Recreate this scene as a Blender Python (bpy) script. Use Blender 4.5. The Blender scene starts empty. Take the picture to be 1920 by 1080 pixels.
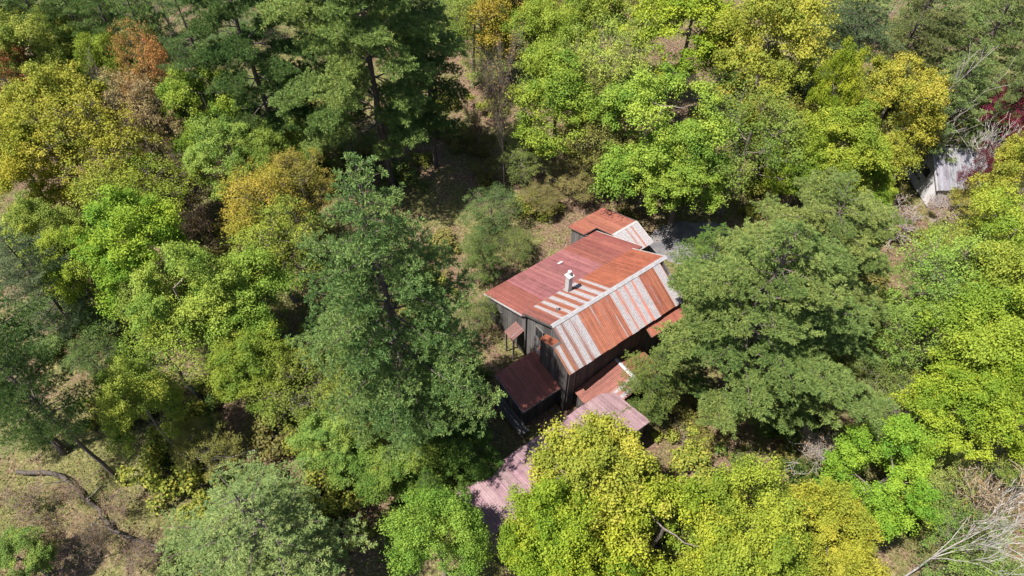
import bpy, bmesh, math, random
import numpy as np
from mathutils import Vector, Matrix

R = math.radians
rng = np.random.default_rng(11)
random.seed(5)
scene = bpy.context.scene
COL = scene.collection

# ------------------------------------------------------------------ camera
cam = bpy.data.cameras.new('camera')
cam.sensor_width = 36.0
cam.lens = 36.0 * 1280.0 / 1920.0
cam.clip_start, cam.clip_end = 0.5, 2000
cam_o = bpy.data.objects.new('camera', cam)
cam_o.location = (0, 0, 42)
cam_o.rotation_euler = (R(90 - 51), 0, 0)
COL.objects.link(cam_o)
scene.camera = cam_o

# ------------------------------------------------------------------ sky, sun, exposure
SUN_TO = Vector((-0.40, -0.178, 0.90)).normalized()
world = bpy.data.worlds.new('World')
scene.world = world
world.use_nodes = True
wn = world.node_tree.nodes
bg = wn['Background']
sky = wn.new('ShaderNodeTexSky')
sky.sky_type = 'NISHITA'
sky.sun_disc = False
sky.sun_elevation = math.asin(SUN_TO.z)
sky.sun_rotation = math.atan2(SUN_TO.x, SUN_TO.y)
world.node_tree.links.new(sky.outputs[0], bg.inputs[0])
bg.inputs[1].default_value = 0.075
sun = bpy.data.lights.new('sun', 'SUN')
sun.energy = 5.0
sun.angle = R(0.55)
sun.color = (1.0, 0.96, 0.90)
sun_o = bpy.data.objects.new('sun', sun)
sun_o.rotation_euler = (-SUN_TO).to_track_quat('-Z', 'Y').to_euler()
sun_o.location = (-60, -20, 90)
COL.objects.link(sun_o)
scene.view_settings.view_transform = 'Standard'
scene.view_settings.look = 'None'
scene.view_settings.exposure = 1.3
scene.view_settings.gamma = 1.0
scene.view_settings.use_curve_mapping = False
scene.cycles.max_bounces = 8
scene.cycles.diffuse_bounces = 4
scene.cycles.transmission_bounces = 4
scene.cycles.caustics_reflective = False
scene.cycles.caustics_refractive = False

# ------------------------------------------------------------------ helpers
def np_mesh(name, V, F, mat=None, uv=None, attr=None, smooth=False):
    """V (n,3), F (m,k) with k = 3 or 4; uv (m,k,2); attr dict of per-vertex floats."""
    me = bpy.data.meshes.new(name)
    V = np.asarray(V, np.float32); F = np.asarray(F, np.int32)
    m, k = F.shape
    me.vertices.add(len(V)); me.vertices.foreach_set('co', V.ravel())
    me.loops.add(m * k); me.loops.foreach_set('vertex_index', F.ravel())
    me.polygons.add(m); me.polygons.foreach_set('loop_start', np.arange(0, m * k, k, dtype=np.int32))
    try:
        me.polygons.foreach_set('loop_total', np.full(m, k, np.int32))
    except Exception:
        pass
    if uv is not None:
        l = me.uv_layers.new(name='UVMap'); l.data.foreach_set('uv', np.asarray(uv, np.float32).ravel())
    for a, val in (attr or {}).items():
        at_ = me.attributes.new(a, 'FLOAT', 'POINT'); at_.data.foreach_set('value', np.asarray(val, np.float32))
    me.polygons.foreach_set('use_smooth', np.full(m, smooth, bool))
    if mat: me.materials.append(mat)
    me.update(calc_edges=True)
    return me

def link(name, me, parent=None, kind=None):
    o = bpy.data.objects.new(name, me)
    COL.objects.link(o)
    if parent: o.parent = parent
    if kind: o['kind'] = kind
    return o

def thing(name, label, cat, loc=(0, 0, 0), rot=(0, 0, 0), group=None):
    o = bpy.data.objects.new(name, None)
    o.empty_display_size = 0.3
    COL.objects.link(o)
    o.location = loc; o.rotation_euler = rot
    o['label'] = label; o['category'] = cat
    if group: o['group'] = group
    return o

class MB:
    """collects boxes, quads and tubes into one mesh"""
    def __init__(s): s.v = []; s.f = []
    def box(s, x0, x1, y0, y1, z0, z1):
        n = len(s.v)
        s.v += [(x0,y0,z0),(x1,y0,z0),(x1,y1,z0),(x0,y1,z0),(x0,y0,z1),(x1,y0,z1),(x1,y1,z1),(x0,y1,z1)]
        s.f += [tuple(n+i for i in q) for q in ((0,3,2,1),(4,5,6,7),(0,1,5,4),(1,2,6,5),(2,3,7,6),(3,0,4,7))]
        return s
    def hexa(s, pts):
        n = len(s.v); s.v += [tuple(p) for p in pts]
        s.f += [tuple(n+i for i in q) for q in ((0,3,2,1),(4,5,6,7),(0,1,5,4),(1,2,6,5),(2,3,7,6),(3,0,4,7))]
        return s
    def bar(s, a, b, w, h):
        a = Vector(a); b = Vector(b); d = (b - a).normalized()
        side = d.cross(Vector((0,0,1)))
        if side.length < 1e-3: side = Vector((1,0,0))
        side.normalize(); upv = side.cross(d)
        P = []
        for c in (a, b):
            P.append([c + side*(w/2)*sx + upv*(h/2)*sy for sx, sy in ((-1,-1),(1,-1),(1,1),(-1,1))])
        return s.hexa(P[0] + P[1])
    def build(s, name, mat, parent=None, kind=None):
        me = bpy.data.meshes.new(name); me.from_pydata(s.v, [], s.f); me.materials.append(mat)
        bm = bmesh.new(); bm.from_mesh(me); bmesh.ops.recalc_face_normals(bm, faces=bm.faces); bm.to_mesh(me); bm.free()
        return link(name, me, parent, kind)

# ------------------------------------------------------------------ materials
def new_mat(name):
    m = bpy.data.materials.new(name); m.use_nodes = True
    nt = m.node_tree; nt.nodes.clear()
    return m, nt, nt.nodes.new('ShaderNodeOutputMaterial')

def N(nt, t, **kw):
    n = nt.nodes.new(t)
    for k, v in kw.items(): setattr(n, k, v)
    return n

def mathn(nt, op, a, b=None, clamp=False):
    n = nt.nodes.new('ShaderNodeMath'); n.operation = op; n.use_clamp = clamp
    for i, x in enumerate((a, b)):
        if x is None: continue
        if isinstance(x, (int, float)): n.inputs[i].default_value = x
        else: nt.links.new(x, n.inputs[i])
    return n.outputs[0]

def ramp(nt, fac, stops):
    r = nt.nodes.new('ShaderNodeValToRGB'); e = r.color_ramp.elements
    while len(e) < len(stops): e.new(0.5)
    for el, (p, c) in zip(e, stops):
        el.position = p; el.color = tuple(c) + (1,) if len(c) == 3 else c
    nt.links.new(fac, r.inputs[0])
    return r.outputs[0]

def mixc(nt, fac, a, b, blend='MIX'):
    n = nt.nodes.new('ShaderNodeMix'); n.data_type = 'RGBA'; n.blend_type = blend
    for sock, x in ((n.inputs[0], fac), (n.inputs[6], a), (n.inputs[7], b)):
        if isinstance(x, (int, float)): sock.default_value = x
        elif isinstance(x, tuple): sock.default_value = x if len(x) == 4 else x + (1,)
        else: nt.links.new(x, sock)
    return n.outputs[2]

def noise(nt, vec, scale, detail=3.0, rough=0.6, dims='3D'):
    n = nt.nodes.new('ShaderNodeTexNoise'); n.noise_dimensions = dims
    n.inputs['Scale'].default_value = scale; n.inputs['Detail'].default_value = detail; n.inputs['Roughness'].default_value = rough
    if vec is not None: nt.links.new(vec, n.inputs['W' if dims == '1D' else 'Vector'])
    return n.outputs[0]

def leaf_material(name, translucent=0.35, rough=0.6, spec=0.25):
    m, nt, out = new_mat(name)
    L = nt.links.new
    oi = N(nt, 'ShaderNodeObjectInfo')
    at_ = N(nt, 'ShaderNodeAttribute', attribute_name='tint')
    hue = N(nt, 'ShaderNodeHueSaturation')
    # tint 0..1: leaf to leaf change of hue and value (young tips yellower)
    L(mathn(nt, 'ADD', mathn(nt, 'MULTIPLY', at_.outputs['Fac'], 0.075), 0.4625), hue.inputs['Hue'])
    L(mathn(nt, 'ADD', mathn(nt, 'MULTIPLY', at_.outputs['Fac'], -0.85), 1.45), hue.inputs['Value'])
    L(oi.outputs['Color'], hue.inputs['Color'])
    d = N(nt, 'ShaderNodeBsdfPrincipled')
    d.inputs['Roughness'].default_value = rough
    d.inputs['Specular IOR Level'].default_value = spec
    t = N(nt, 'ShaderNodeBsdfTranslucent')
    L(hue.outputs[0], d.inputs['Base Color']); L(hue.outputs[0], t.inputs['Color'])
    mx = N(nt, 'ShaderNodeMixShader'); mx.inputs[0].default_value = translucent
    L(d.outputs[0], mx.inputs[1]); L(t.outputs[0], mx.inputs[2]); L(mx.outputs[0], out.inputs[0])
    return m

def bark_material():
    m, nt, out = new_mat('bark')
    oi = N(nt, 'ShaderNodeObjectInfo'); tc = N(nt, 'ShaderNodeTexCoord')
    mp = N(nt, 'ShaderNodeMapping'); mp.inputs['Scale'].default_value = (1, 1, 0.25); nt.links.new(tc.outputs['Object'], mp.inputs[0])
    n = noise(nt, mp.outputs[0], 9.0)
    c = mixc(nt, 1.0, oi.outputs['Color'], ramp(nt, n, [(0.3, (0.45, 0.45, 0.45)), (0.7, (1.25, 1.22, 1.2))]), 'MULTIPLY')
    d = N(nt, 'ShaderNodeBsdfPrincipled'); d.inputs['Roughness'].default_value = 0.9
    nt.links.new(c, d.inputs['Base Color']); nt.links.new(d.outputs[0], out.inputs[0])
    bp = N(nt, 'ShaderNodeBump'); bp.inputs['Strength'].default_value = 0.5; bp.inputs['Distance'].default_value = 0.05
    nt.links.new(n, bp.inputs['Height']); nt.links.new(bp.outputs[0], d.inputs['Normal'])
    return m

def ground_material():
    m, nt, out = new_mat('forest_floor')
    tc = N(nt, 'ShaderNodeTexCoord'); P = tc.outputs['Object']
    big = noise(nt, P, 0.09, 4, 0.6); mid = noise(nt, P, 0.55, 5, 0.65); fine = noise(nt, P, 5.0, 4, 0.75); vf = noise(nt, P, 16.0, 3, 0.8)
    litter = ramp(nt, fine, [(0.25, (0.04, 0.025, 0.016)), (0.5, (0.145, 0.092, 0.062)), (0.75, (0.32, 0.22, 0.165))])
    grass = ramp(nt, fine, [(0.25, (0.045, 0.046, 0.016)), (0.5, (0.12, 0.115, 0.042)), (0.75, (0.30, 0.26, 0.12))])
    f = mathn(nt, 'ADD', mathn(nt, 'MULTIPLY', big, 0.6), mathn(nt, 'MULTIPLY', mid, 0.5))
    mask = ramp(nt, f, [(0.49, (0, 0, 0)), (0.60, (1, 1, 1))])
    c = mixc(nt, mask, litter, grass)
    c = mixc(nt, 0.8, c, ramp(nt, vf, [(0.3, (0.5, 0.5, 0.5)), (0.7, (1.35, 1.35, 1.35))]), 'MULTIPLY')
    d = N(nt, 'ShaderNodeBsdfPrincipled'); d.inputs['Roughness'].default_value = 0.95
    d.inputs['Specular IOR Level'].default_value = 0.1
    nt.links.new(c, d.inputs['Base Color']); nt.links.new(d.outputs[0], out.inputs[0])
    bp = N(nt, 'ShaderNodeBump'); bp.inputs['Strength'].default_value = 1.0; bp.inputs['Distance'].default_value = 0.15
    nt.links.new(fine, bp.inputs['Height']); nt.links.new(bp.outputs[0], d.inputs['Normal'])
    return m

def gravel_material():
    m, nt, out = new_mat('gravel')
    tc = N(nt, 'ShaderNodeTexCoord'); P = tc.outputs['Object']
    a = noise(nt, P, 1.0, 4); b = noise(nt, P, 12.0, 4, 0.8)
    c = mixc(nt, ramp(nt, a, [(0.4, (0, 0, 0)), (0.62, (1, 1, 1))]), (0.085, 0.083, 0.09), (0.16, 0.145, 0.135))
    c = mixc(nt, 0.9, c, ramp(nt, b, [(0.3, (0.45, 0.45, 0.45)), (0.7, (1.4, 1.4, 1.4))]), 'MULTIPLY')
    d = N(nt, 'ShaderNodeBsdfPrincipled'); d.inputs['Roughness'].default_value = 0.9
    nt.links.new(c, d.inputs['Base Color']); nt.links.new(d.outputs[0], out.inputs[0])
    return m

def metal_roof_material():
    """old corrugated sheet: object colour = colour of its rust or paint, alpha = how much of the sheet it covers"""
    m, nt, out = new_mat('rusty_sheet_metal')
    L = nt.links.new
    oi = N(nt, 'ShaderNodeObjectInfo'); uv = N(nt, 'ShaderNodeUVMap')
    sp = N(nt, 'ShaderNodeSeparateXYZ'); L(uv.outputs[0], sp.inputs[0])
    x, y = sp.outputs[0], sp.outputs[1]
    rnd = mathn(nt, 'MULTIPLY', oi.outputs['Random'], 91.7)
    cx = N(nt, 'ShaderNodeCombineXYZ')                    # streaks: long down the slope, offset for each sheet
    L(mathn(nt, 'MULTIPLY', x, 1.0), cx.inputs[0]); L(mathn(nt, 'MULTIPLY', y, 0.022), cx.inputs[1]); L(rnd, cx.inputs[2])
    streak = noise(nt, cx.outputs[0], 9.0, 2.0, 0.6)
    cy = N(nt, 'ShaderNodeCombineXYZ'); L(x, cy.inputs[0]); L(y, cy.inputs[1]); L(rnd, cy.inputs[2])
    blot = noise(nt, cy.outputs[0], 1.6, 5.0, 0.65)
    fine = noise(nt, cy.outputs[0], 9.0, 4.0, 0.7)
    # distance from the lap seam: rust begins at the laps
    edge = mathn(nt, 'ABSOLUTE', mathn(nt, 'SUBTRACT', mathn(nt, 'DIVIDE', x, 0.66), 0.5))
    v = mathn(nt, 'ADD', mathn(nt, 'MULTIPLY', streak, 1.05), mathn(nt, 'MULTIPLY', edge, 1.15))
    v = mathn(nt, 'ADD', v, mathn(nt, 'MULTIPLY', mathn(nt, 'SUBTRACT', blot, 0.5), 0.30))
    v = mathn(nt, 'ADD', v, mathn(nt, 'MULTIPLY', mathn(nt, 'SUBTRACT', fine, 0.5), 0.45))
    thr = mathn(nt, 'SUBTRACT', 1.33, mathn(nt, 'MULTIPLY', oi.outputs['Alpha'], 1.0))
    mask = mathn(nt, 'MULTIPLY', mathn(nt, 'SUBTRACT', v, thr), 7.0, True)
    mr = N(nt, 'ShaderNodeMapRange'); L(mask, mr.inputs[0]); mask = mr.outputs[0]
    white = ramp(nt, fine, [(0.25, (0.13, 0.115, 0.115)), (0.5, (0.24, 0.222, 0.225)), (0.8, (0.33, 0.31, 0.315))])
    tone = ramp(nt, mathn(nt, 'ADD', mathn(nt, 'MULTIPLY', streak, 0.6), mathn(nt, 'MULTIPLY', blot, 0.4)),
                [(0.3, (0.55, 0.5, 0.5)), (0.5, (1.0, 1.0, 1.0)), (0.72, (1.45, 1.5, 1.55))])
    rust = mixc(nt, 1.0, oi.outputs['Color'], tone, 'MULTIPLY')
    rust = mixc(nt, 0.5, rust, ramp(nt, fine, [(0.3, (0.6, 0.6, 0.6)), (0.7, (1.3, 1.3, 1.3))]), 'MULTIPLY')
    c = mixc(nt, mask, white, rust)
    d = N(nt, 'ShaderNodeBsdfPrincipled')
    L(c, d.inputs['Base Color'])
    L(mathn(nt, 'ADD', mathn(nt, 'MULTIPLY', mask, 0.25), 0.42), d.inputs['Roughness'])
    d.inputs['Specular IOR Level'].default_value = 0.4
    bp = N(nt, 'ShaderNodeBump'); bp.inputs['Strength'].default_value = 0.25; bp.inputs['Distance'].default_value = 0.02
    L(fine, bp.inputs['Height']); L(bp.outputs[0], d.inputs['Normal'])
    L(d.outputs[0], out.inputs[0])
    return m

def wood_material(name, lo, hi, scale=(6, 6, 0.5)):
    m, nt, out = new_mat(name)
    tc = N(nt, 'ShaderNodeTexCoord'); mp = N(nt, 'ShaderNodeMapping'); mp.inputs['Scale'].default_value = scale
    nt.links.new(tc.outputs['Object'], mp.inputs[0])
    n = noise(nt, mp.outputs[0], 2.0, 5, 0.7); n2 = noise(nt, tc.outputs['Object'], 0.9, 4)
    geo = N(nt, 'ShaderNodeNewGeometry')
    k = mathn(nt, 'ADD', mathn(nt, 'MULTIPLY', n, 0.6), mathn(nt, 'MULTIPLY', geo.outputs['Random Per Island'], 0.4))
    c = ramp(nt, mathn(nt, 'ADD', mathn(nt, 'MULTIPLY', k, 0.7), mathn(nt, 'MULTIPLY', n2, 0.3)), [(0.3, lo), (0.65, hi)])
    d = N(nt, 'ShaderNodeBsdfPrincipled'); d.inputs['Roughness'].default_value = 0.85
    nt.links.new(c, d.inputs['Base Color']); nt.links.new(d.outputs[0], out.inputs[0])
    return m

def plain(name, col, rough=0.6, metal=0.0, var=0.3, scale=4):
    m, nt, out = new_mat(name)
    tc = N(nt, 'ShaderNodeTexCoord'); n = noise(nt, tc.outputs['Object'], scale, 4, 0.7)
    c = mixc(nt, 1.0, tuple(col), ramp(nt, n, [(0.3, (1-var,)*3), (0.7, (1+var,)*3)]), 'MULTIPLY')
    d = N(nt, 'ShaderNodeBsdfPrincipled'); d.inputs['Roughness'].default_value = rough; d.inputs['Metallic'].default_value = metal
    nt.links.new(c, d.inputs['Base Color']); nt.links.new(d.outputs[0], out.inputs[0])
    return m

M_LEAF = leaf_material('leaf', 0.36, 0.6, 0.15)
M_NEEDLE = leaf_material('needle', 0.30, 0.6, 0.1)
M_BARK = bark_material()
M_ROOF = metal_roof_material()
M_GROUND = ground_material()
M_GRAVEL = gravel_material()
M_BOARD = wood_material('weathered_boards', (0.03, 0.027, 0.026), (0.135, 0.122, 0.116))
M_DARKWOOD = wood_material('dark_old_wood', (0.02, 0.016, 0.015), (0.085, 0.07, 0.064))
M_SHADEWOOD = wood_material('shade_toned_boards', (0.018, 0.014, 0.014), (0.06, 0.048, 0.045))  # old boards with the deep shade under the front eave put into their colour
M_GREYWOOD = wood_material('grey_shed_boards', (0.22, 0.21, 0.21), (0.55, 0.53, 0.54))
M_TRIM = plain('white_trim', (0.33, 0.315, 0.31), 0.5, var=0.2)
M_CAP = plain('galvanised_cap', (0.25, 0.24, 0.245), 0.42, 0.0, 0.25)
M_GLASS = plain('dark_glass', (0.02, 0.025, 0.03), 0.08, var=0.05)
M_CHIM = plain('whitewashed_flue', (0.37, 0.355, 0.35), 0.6, var=0.25, scale=6)
M_DARK = plain('dark_opening', (0.02, 0.018, 0.016), 0.9)
M_STONE = plain('field_stone', (0.30, 0.28, 0.26), 0.9, var=0.5, scale=8)

# ------------------------------------------------------------------ ground
def gh(x, y):
    """gentle rise and fall of the forest floor, flat around the buildings"""
    b = 0.35*np.sin(x*0.13+1.0)*np.cos(y*0.11) + 0.18*np.sin(x*0.41+y*0.33) + 0.07*np.sin(x*1.1-y*0.9) + 0.05*np.sin(x*0.7+y*1.7)
    d = np.hypot(x-4, y-26)
    return b*np.clip((d-14)/8, 0, 1)

n = 241
xs = np.sign(np.linspace(-1, 1, n))*np.abs(np.linspace(-1, 1, n))**2.0*400
gx, gy = np.meshgrid(xs, xs+35)
gv = np.stack([gx, gy, gh(gx, gy)], -1).reshape(-1, 3)
ii = np.arange(n*n).reshape(n, n)
gf = np.stack([ii[:-1,:-1], ii[:-1,1:], ii[1:,1:], ii[1:,:-1]], -1).reshape(-1, 4)
link('ground', np_mesh('ground', gv, gf, M_GROUND, smooth=True), kind='structure')

# gravel drive behind the house, a sheet a little above the ground
dr = [(11.0,38.6),(12.2,40.6),(14.0,41.3),(17.2,41.2),(20.0,39.8),(22.5,37.5),(23.0,34.5),(19.5,34.0),(17.3,35.6),(15.2,36.2),(13.0,36.6)]
def disc(pts, name, mat, dz=0.03, jig=0.35):
    c = np.mean(pts, 0); P = []
    for i in range(len(pts)):
        a = np.array(pts[i]); b = np.array(pts[(i+1) % len(pts)])
        for k in range(4): P.append(a+(b-a)*k/4+rng.normal(0, jig*0.3, 2))
    V = [(c[0], c[1], float(gh(c[0], c[1]))+dz+0.12)]; F = []
    m = len(P)
    for ring in (0.5, 0.85, 1.0):
        for p in P:
            q = c+(p-c)*ring; V.append((q[0], q[1], float(gh(q[0], q[1]))+dz))
    for i in range(m):
        j = (i+1) % m
        F.append((0, 1+i, 1+j))
        for r_ in range(2):
            F.append((1+r_*m+i, 1+(r_+1)*m+i, 1+(r_+1)*m+j, 1+r_*m+j))
    V[0] = (c[0], c[1], float(gh(c[0], c[1]))+dz)
    me = bpy.data.meshes.new(name); me.from_pydata(V, [], F); me.materials.append(mat)
    return link(name, me, kind='structure')
disc(dr, 'driveway', M_GRAVEL)

# ------------------------------------------------------------------ buildings
HO = (2.54, 25.41, 0.0)
HA = math.atan2(0.58968, 0.80764)
# house frame: x runs along the ridge away from the viewer, y to the LEFT of it; v in the notes = -y
def hv(u, v, z): return Vector((u, -v, z))

RUST = (0.180, 0.058, 0.032); RED = (0.152, 0.048, 0.037); MAUVE = (0.164, 0.062, 0.060); PINK = (0.195, 0.122, 0.130); BROWN = (0.136, 0.048, 0.036)
_pcache = {}
def panel_mesh(w, L):
    key = (round(w, 3), round(L, 3))
    if key in _pcache: return _pcache[key]
    prof = []
    nr = 5
    for i in range(nr):                                  # ribs across the sheet
        c = (i+0.5)*w/nr
        prof += [(c-w/nr*0.5+0.001, 0.0), (c-0.028, 0.0), (c-0.010, 0.022), (c+0.010, 0.022), (c+0.028, 0.0)]
    prof.append((w-0.001, 0.0))
    V = []; F = []; UV = []
    ys = (0.0, L)
    for y in ys:
        V += [(x, y, z) for x, z in prof]
    m = len(prof)
    for i in range(m-1):
        F.append((i, i+1, m+i+1, m+i)); UV.append([(prof[i][0]*0.66/w, 0), (prof[i+1][0]*0.66/w, 0), (prof[i+1][0]*0.66/w, L), (prof[i][0]*0.66/w, L)])
    me = np_mesh('roof_panel', V, F, M_ROOF, uv=UV)
    _pcache[key] = me
    return me

def roof(parent, name, p0, across, slope, color_fn, thick=0.07, wid=0.66, deckmat=None, skip=None):
    """p0 top corner, across = vector along the top edge, slope = vector down the slope. Deck plus one sheet per object."""
    p0 = Vector(p0); across = Vector(across); slope = Vector(slope)
    La, Ls = across.length, slope.length
    a = across.normalized(); s = slope.normalized(); nrm = a.cross(s)
    if nrm.z < 0: nrm = -nrm
    o1 = p0; o2 = p0+across; o3 = p0+across+slope; o4 = p0+slope
    low = [q - nrm*(thick+0.012) for q in (o1, o2, o3, o4)]; hi = [q - nrm*0.012 for q in (o1, o2, o3, o4)]
    deck = MB().hexa(low+hi).build(name, deckmat or M_DARKWOOD, parent)
    cnt = max(1, round(La/wid)); w = La/cnt
    flip = a.cross(s).z < 0
    for i in range(cnt):
        if skip and skip(i, cnt): continue
        me = panel_mesh(w, Ls + (0.06 if i % 3 == 1 else 0.03))
        o = link('roof_panel', me, deck)
        if not flip:
            org = p0 + a*(w*i); X, Y, Z = a, s, nrm
        else:
            org = p0 + a*(w*(i+1)); X, Y, Z = -a, s, nrm
        org = org + nrm*(0.003 if i % 2 else 0.006)
        mtx = Matrix(((X.x, Y.x, Z.x, org.x), (X.y, Y.y, Z.y, org.y), (X.z, Y.z, Z.z, org.z), (0, 0, 0, 1)))
        o.matrix_basis = mtx
        c, al = color_fn((i+0.5)*w, i)
        j = 1+random.uniform(-0.10, 0.10)
        o.color = (c[0]*j, c[1]*j*random.uniform(0.94, 1.06), c[2]*j, al)
    return deck

def wall(parent, a, b, z0, ztop, name='wall', mat=None, thick=0.12, bw=0.22):
    """vertical boards from a to b (u,v); ztop = function of 0..1 along the wall"""
    a = Vector(a); b = Vector(b); L = (b-a).length; d = (b-a).normalized(); nn = Vector((-d.y, d.x))
    m = MB(); k = max(1, round(L/bw)); w = L/k
    for i in range(k):
        off = random.uniform(0, 0.018); g = 0.008
        t0, t1 = i/k, (i+1)/k
        q0 = a+d*(i*w+g); q1 = a+d*((i+1)*w-g)
        zb = z0+random.uniform(-0.03, 0.05)
        P = []
        for top in (False, True):
            for q, t, o_ in ((q0, t0, -thick/2), (q1, t1, -thick/2), (q1, t1, thick/2+off), (q0, t0, thick/2+off)):
                p = q+nn*o_
                P.append(hv(p.x, p.y, ztop(t) if top else zb))
        m.hexa(P)
    return m.build(name, mat or M_BOARD, parent)

def ridge_cap(parent, p, q, w=0.16, drop=0.09, mat=None, name='ridge_cap', side=None):
    p = Vector(p); q = Vector(q); d = (q-p).normalized()
    s = Vector((d.y, -d.x, 0)).normalized()
    m = MB()
    up = Vector((0, 0, 1))
    for sg in (1, -1):
        e = s*w*sg - up*drop
        m.hexa([p+e, q+e, q, p, p+e+up*0.025, q+e+up*0.025, q+up*0.03, p+up*0.03])
    return m.build(name, mat or M_CAP, parent)

house = thing('farmhouse', 'old two storey house with a rusty striped sheet metal roof amid the forest', 'house', HO, (0, 0, HA))

SL = 0.62
# --- main block: near gable u=0.15, far 9.75
wall(house, (0.20, 2.45), (9.6, 2.45), 0, lambda t: 5.15, 'wall', M_SHADEWOOD)  # front wall: eave shade painted into the boards
wall(house, (9.6, -2.7), (0.20, -2.7), 0, lambda t: 4.98)
gab = lambda v: 6.70-SL*abs(v)
wall(house, (0.20, -2.7), (0.20, 2.45), 0, lambda t: gab(-2.7+5.15*t), 'gable_wall')
wall(house, (9.6, 2.45), (9.6, -2.7), 0, lambda t: gab(2.45-5.15*t), 'gable_wall')
def col_mainleft(d, i):
    if d < 0.5: return BROWN, 0.95
    if d < 5.5: return RUST, random.uniform(0.50, 0.66)
    return (0.196, 0.058, 0.032), 1.25
def col_mainright(d, i):
    if d < 1.25: return (0.15, 0.075, 0.06), random.uniform(0.42, 0.58)
    if d < 1.8: return BROWN, 0.30
    if d < 4.9: return (0.215, 0.074, 0.042), random.uniform(0.80, 1.0)
    if 7.5 < d < 8.4: return RUST, 1.0
    return (0.28, 0.10, 0.07), random.uniform(0.28, 0.48)
roof(house, 'main_roof', hv(0, 0, 6.8), hv(9.95, 0, 6.8)-hv(0, 0, 6.8), hv(0, -3.0, 6.8-SL*3.0)-hv(0, 0, 6.8), col_mainleft)
roof(house, 'main_roof', hv(0, 0.0, 6.8), Vector((9.3, 0, 0)), hv(0, 2.72, 6.8-SL*2.72)-hv(0, 0, 6.8), col_mainright)
ridge_cap(house, hv(-0.04, 0, 6.83), hv(10.0, 0, 6.83))
# rake boards along the gable edges
def rake(p, q, mat=None, w=0.05, h=0.17): return MB().bar(p, q, w, h).build('rake_board', mat or M_TRIM, house)
rake(hv(-0.04, -3.0, 4.86), hv(-0.04, 0, 6.72), M_DARKWOOD)
rake(hv(-0.04, 0.0, 6.72), hv(-0.04, 1.0, 6.10), M_DARKWOOD)
rake(hv(9.99, -3.0, 4.87), hv(9.99, 0, 6.73))
# --- chimney bay standing proud of the near gable
roof(house, 'bay_roof', hv(-0.66, 1.0, 6.16), Vector((0.66, 0, 0)), hv(0, 2.72, 5.114)-hv(0, 1.0, 6.16), lambda d, i: ((0.152, 0.060, 0.032), 0.62), wid=0.66)
roof(house, 'bay_roof', hv(-0.66, 0.97, 6.16), Vector((0.66, 0, 0)), hv(0, -0.45, 5.35)-hv(0, 0.97, 6.16), lambda d, i: ((0.200, 0.060, 0.032), 1.1), wid=0.66)
ridge_cap(house, hv(-0.68, 0.985, 6.18), hv(-0.03, 0.985, 6.18), 0.09, 0.05, M_DARKWOOD)
wall(house, (-0.55, -0.30), (-0.55, 2.5), 0, lambda t: 5.30+0.72*min(1, t/0.46) if t < 0.46 else 6.02-0.62*(t-0.46)*2.8, 'bay_wall', M_DARKWOOD)
wall(house, (-0.48, 2.5), (0.1, 2.5), 0, lambda t: 5.1, 'bay_wall', M_DARKWOOD)
wall(house, (0.1, -0.30), (-0.48, -0.30), 0, lambda t: 5.28, 'bay_wall', M_DARKWOOD)
# --- long rear lean-to (catslide)
def col_cat(d, i):
    return (MAUVE if 2.0 < d < 7.5 else RED), 1.3
roof(house, 'rear_roof', hv(-0.12, -2.75, 4.93), Vector((10.85, 0, 0)), hv(0, -7.62, 2.47)-hv(0, -2.75, 4.93), col_cat)
rake(hv(-0.15, -7.62, 2.40), hv(-0.15, -3.0, 4.75), M_TRIM, 0.04, 0.14)
rake(hv(10.76, -7.62, 2.40), hv(10.76, -2.9, 4.80), M_TRIM, 0.05, 0.12)
wall(house, (0.12, -7.35), (0.12, -2.78), 0, lambda t: 2.50+2.25*t, 'rear_wall')
wall(house, (10.5, -7.35), (0.12, -7.35), 0, lambda t: 2.48, 'rear_wall')
wall(house, (10.5, -2.8), (10.5, -7.35), 0, lambda t: 4.75-2.25*t, 'rear_wall')
# small white patch on the rear roof
MB().box(0, 0.42, 0, 0.26, 0, 0.03).build('roof_patch', M_TRIM, house).matrix_basis = Matrix.Translation(hv(5.6, -6.0, 3.36)) @ Matrix.Rotation(-0.467, 4, 'X')
# --- rear ell
roof(house, 'ell_roof', hv(10.80, -5.85, 3.45), Vector((2.5, 0, 0)), hv(0, -9.6, 2.0)-hv(0, -5.85, 3.45), lambda d, i: ((0.180, 0.062, 0.040), 1.25))
roof(house, 'ell_roof', hv(9.5, -7.66, 2.75), Vector((1.3, 0, 0)), hv(0, -9.6, 2.0)-hv(0, -7.66, 2.75), lambda d, i: ((0.188, 0.064, 0.040), 1.25), wid=0.65)
roof(house, 'ell_roof', hv(10.80, -5.85, 3.45), Vector((2.5, 0, 0)), hv(0, -3.85, 2.75)-hv(0, -5.85, 3.45), lambda d, i: ((0.200, 0.080, 0.056), 0.16 if i != 2 else 0.5), wid=0.6)
ridge_cap(house, hv(10.78, -5.85, 3.48), hv(13.33, -5.85, 3.48), 0.10, 0.06, M_TRIM)
rake(hv(13.32, -5.85, 3.40), hv(13.32, -3.85, 2.72))
rake(hv(13.32, -5.85, 3.40), hv(13.32, -9.6, 1.95), M_DARKWOOD)
wall(house, (13.1, -4.1), (13.1, -9.3), 0, lambda t: (2.75+0.58*min(1, t/0.337)) if t < 0.337 else 3.33-1.30*(t-0.337)/0.663, 'ell_wall')
wall(house, (13.1, -9.3), (9.7, -9.3), 0, lambda t: 2.03, 'ell_wall')
wall(house, (9.7, -9.3), (9.7, -7.5), 0, lambda t: 2.03+0.62*t, 'ell_wall')
wall(house, (10.62, -4.1), (13.1, -4.1), 0, lambda t: 2.72, 'ell_wall')
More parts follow.
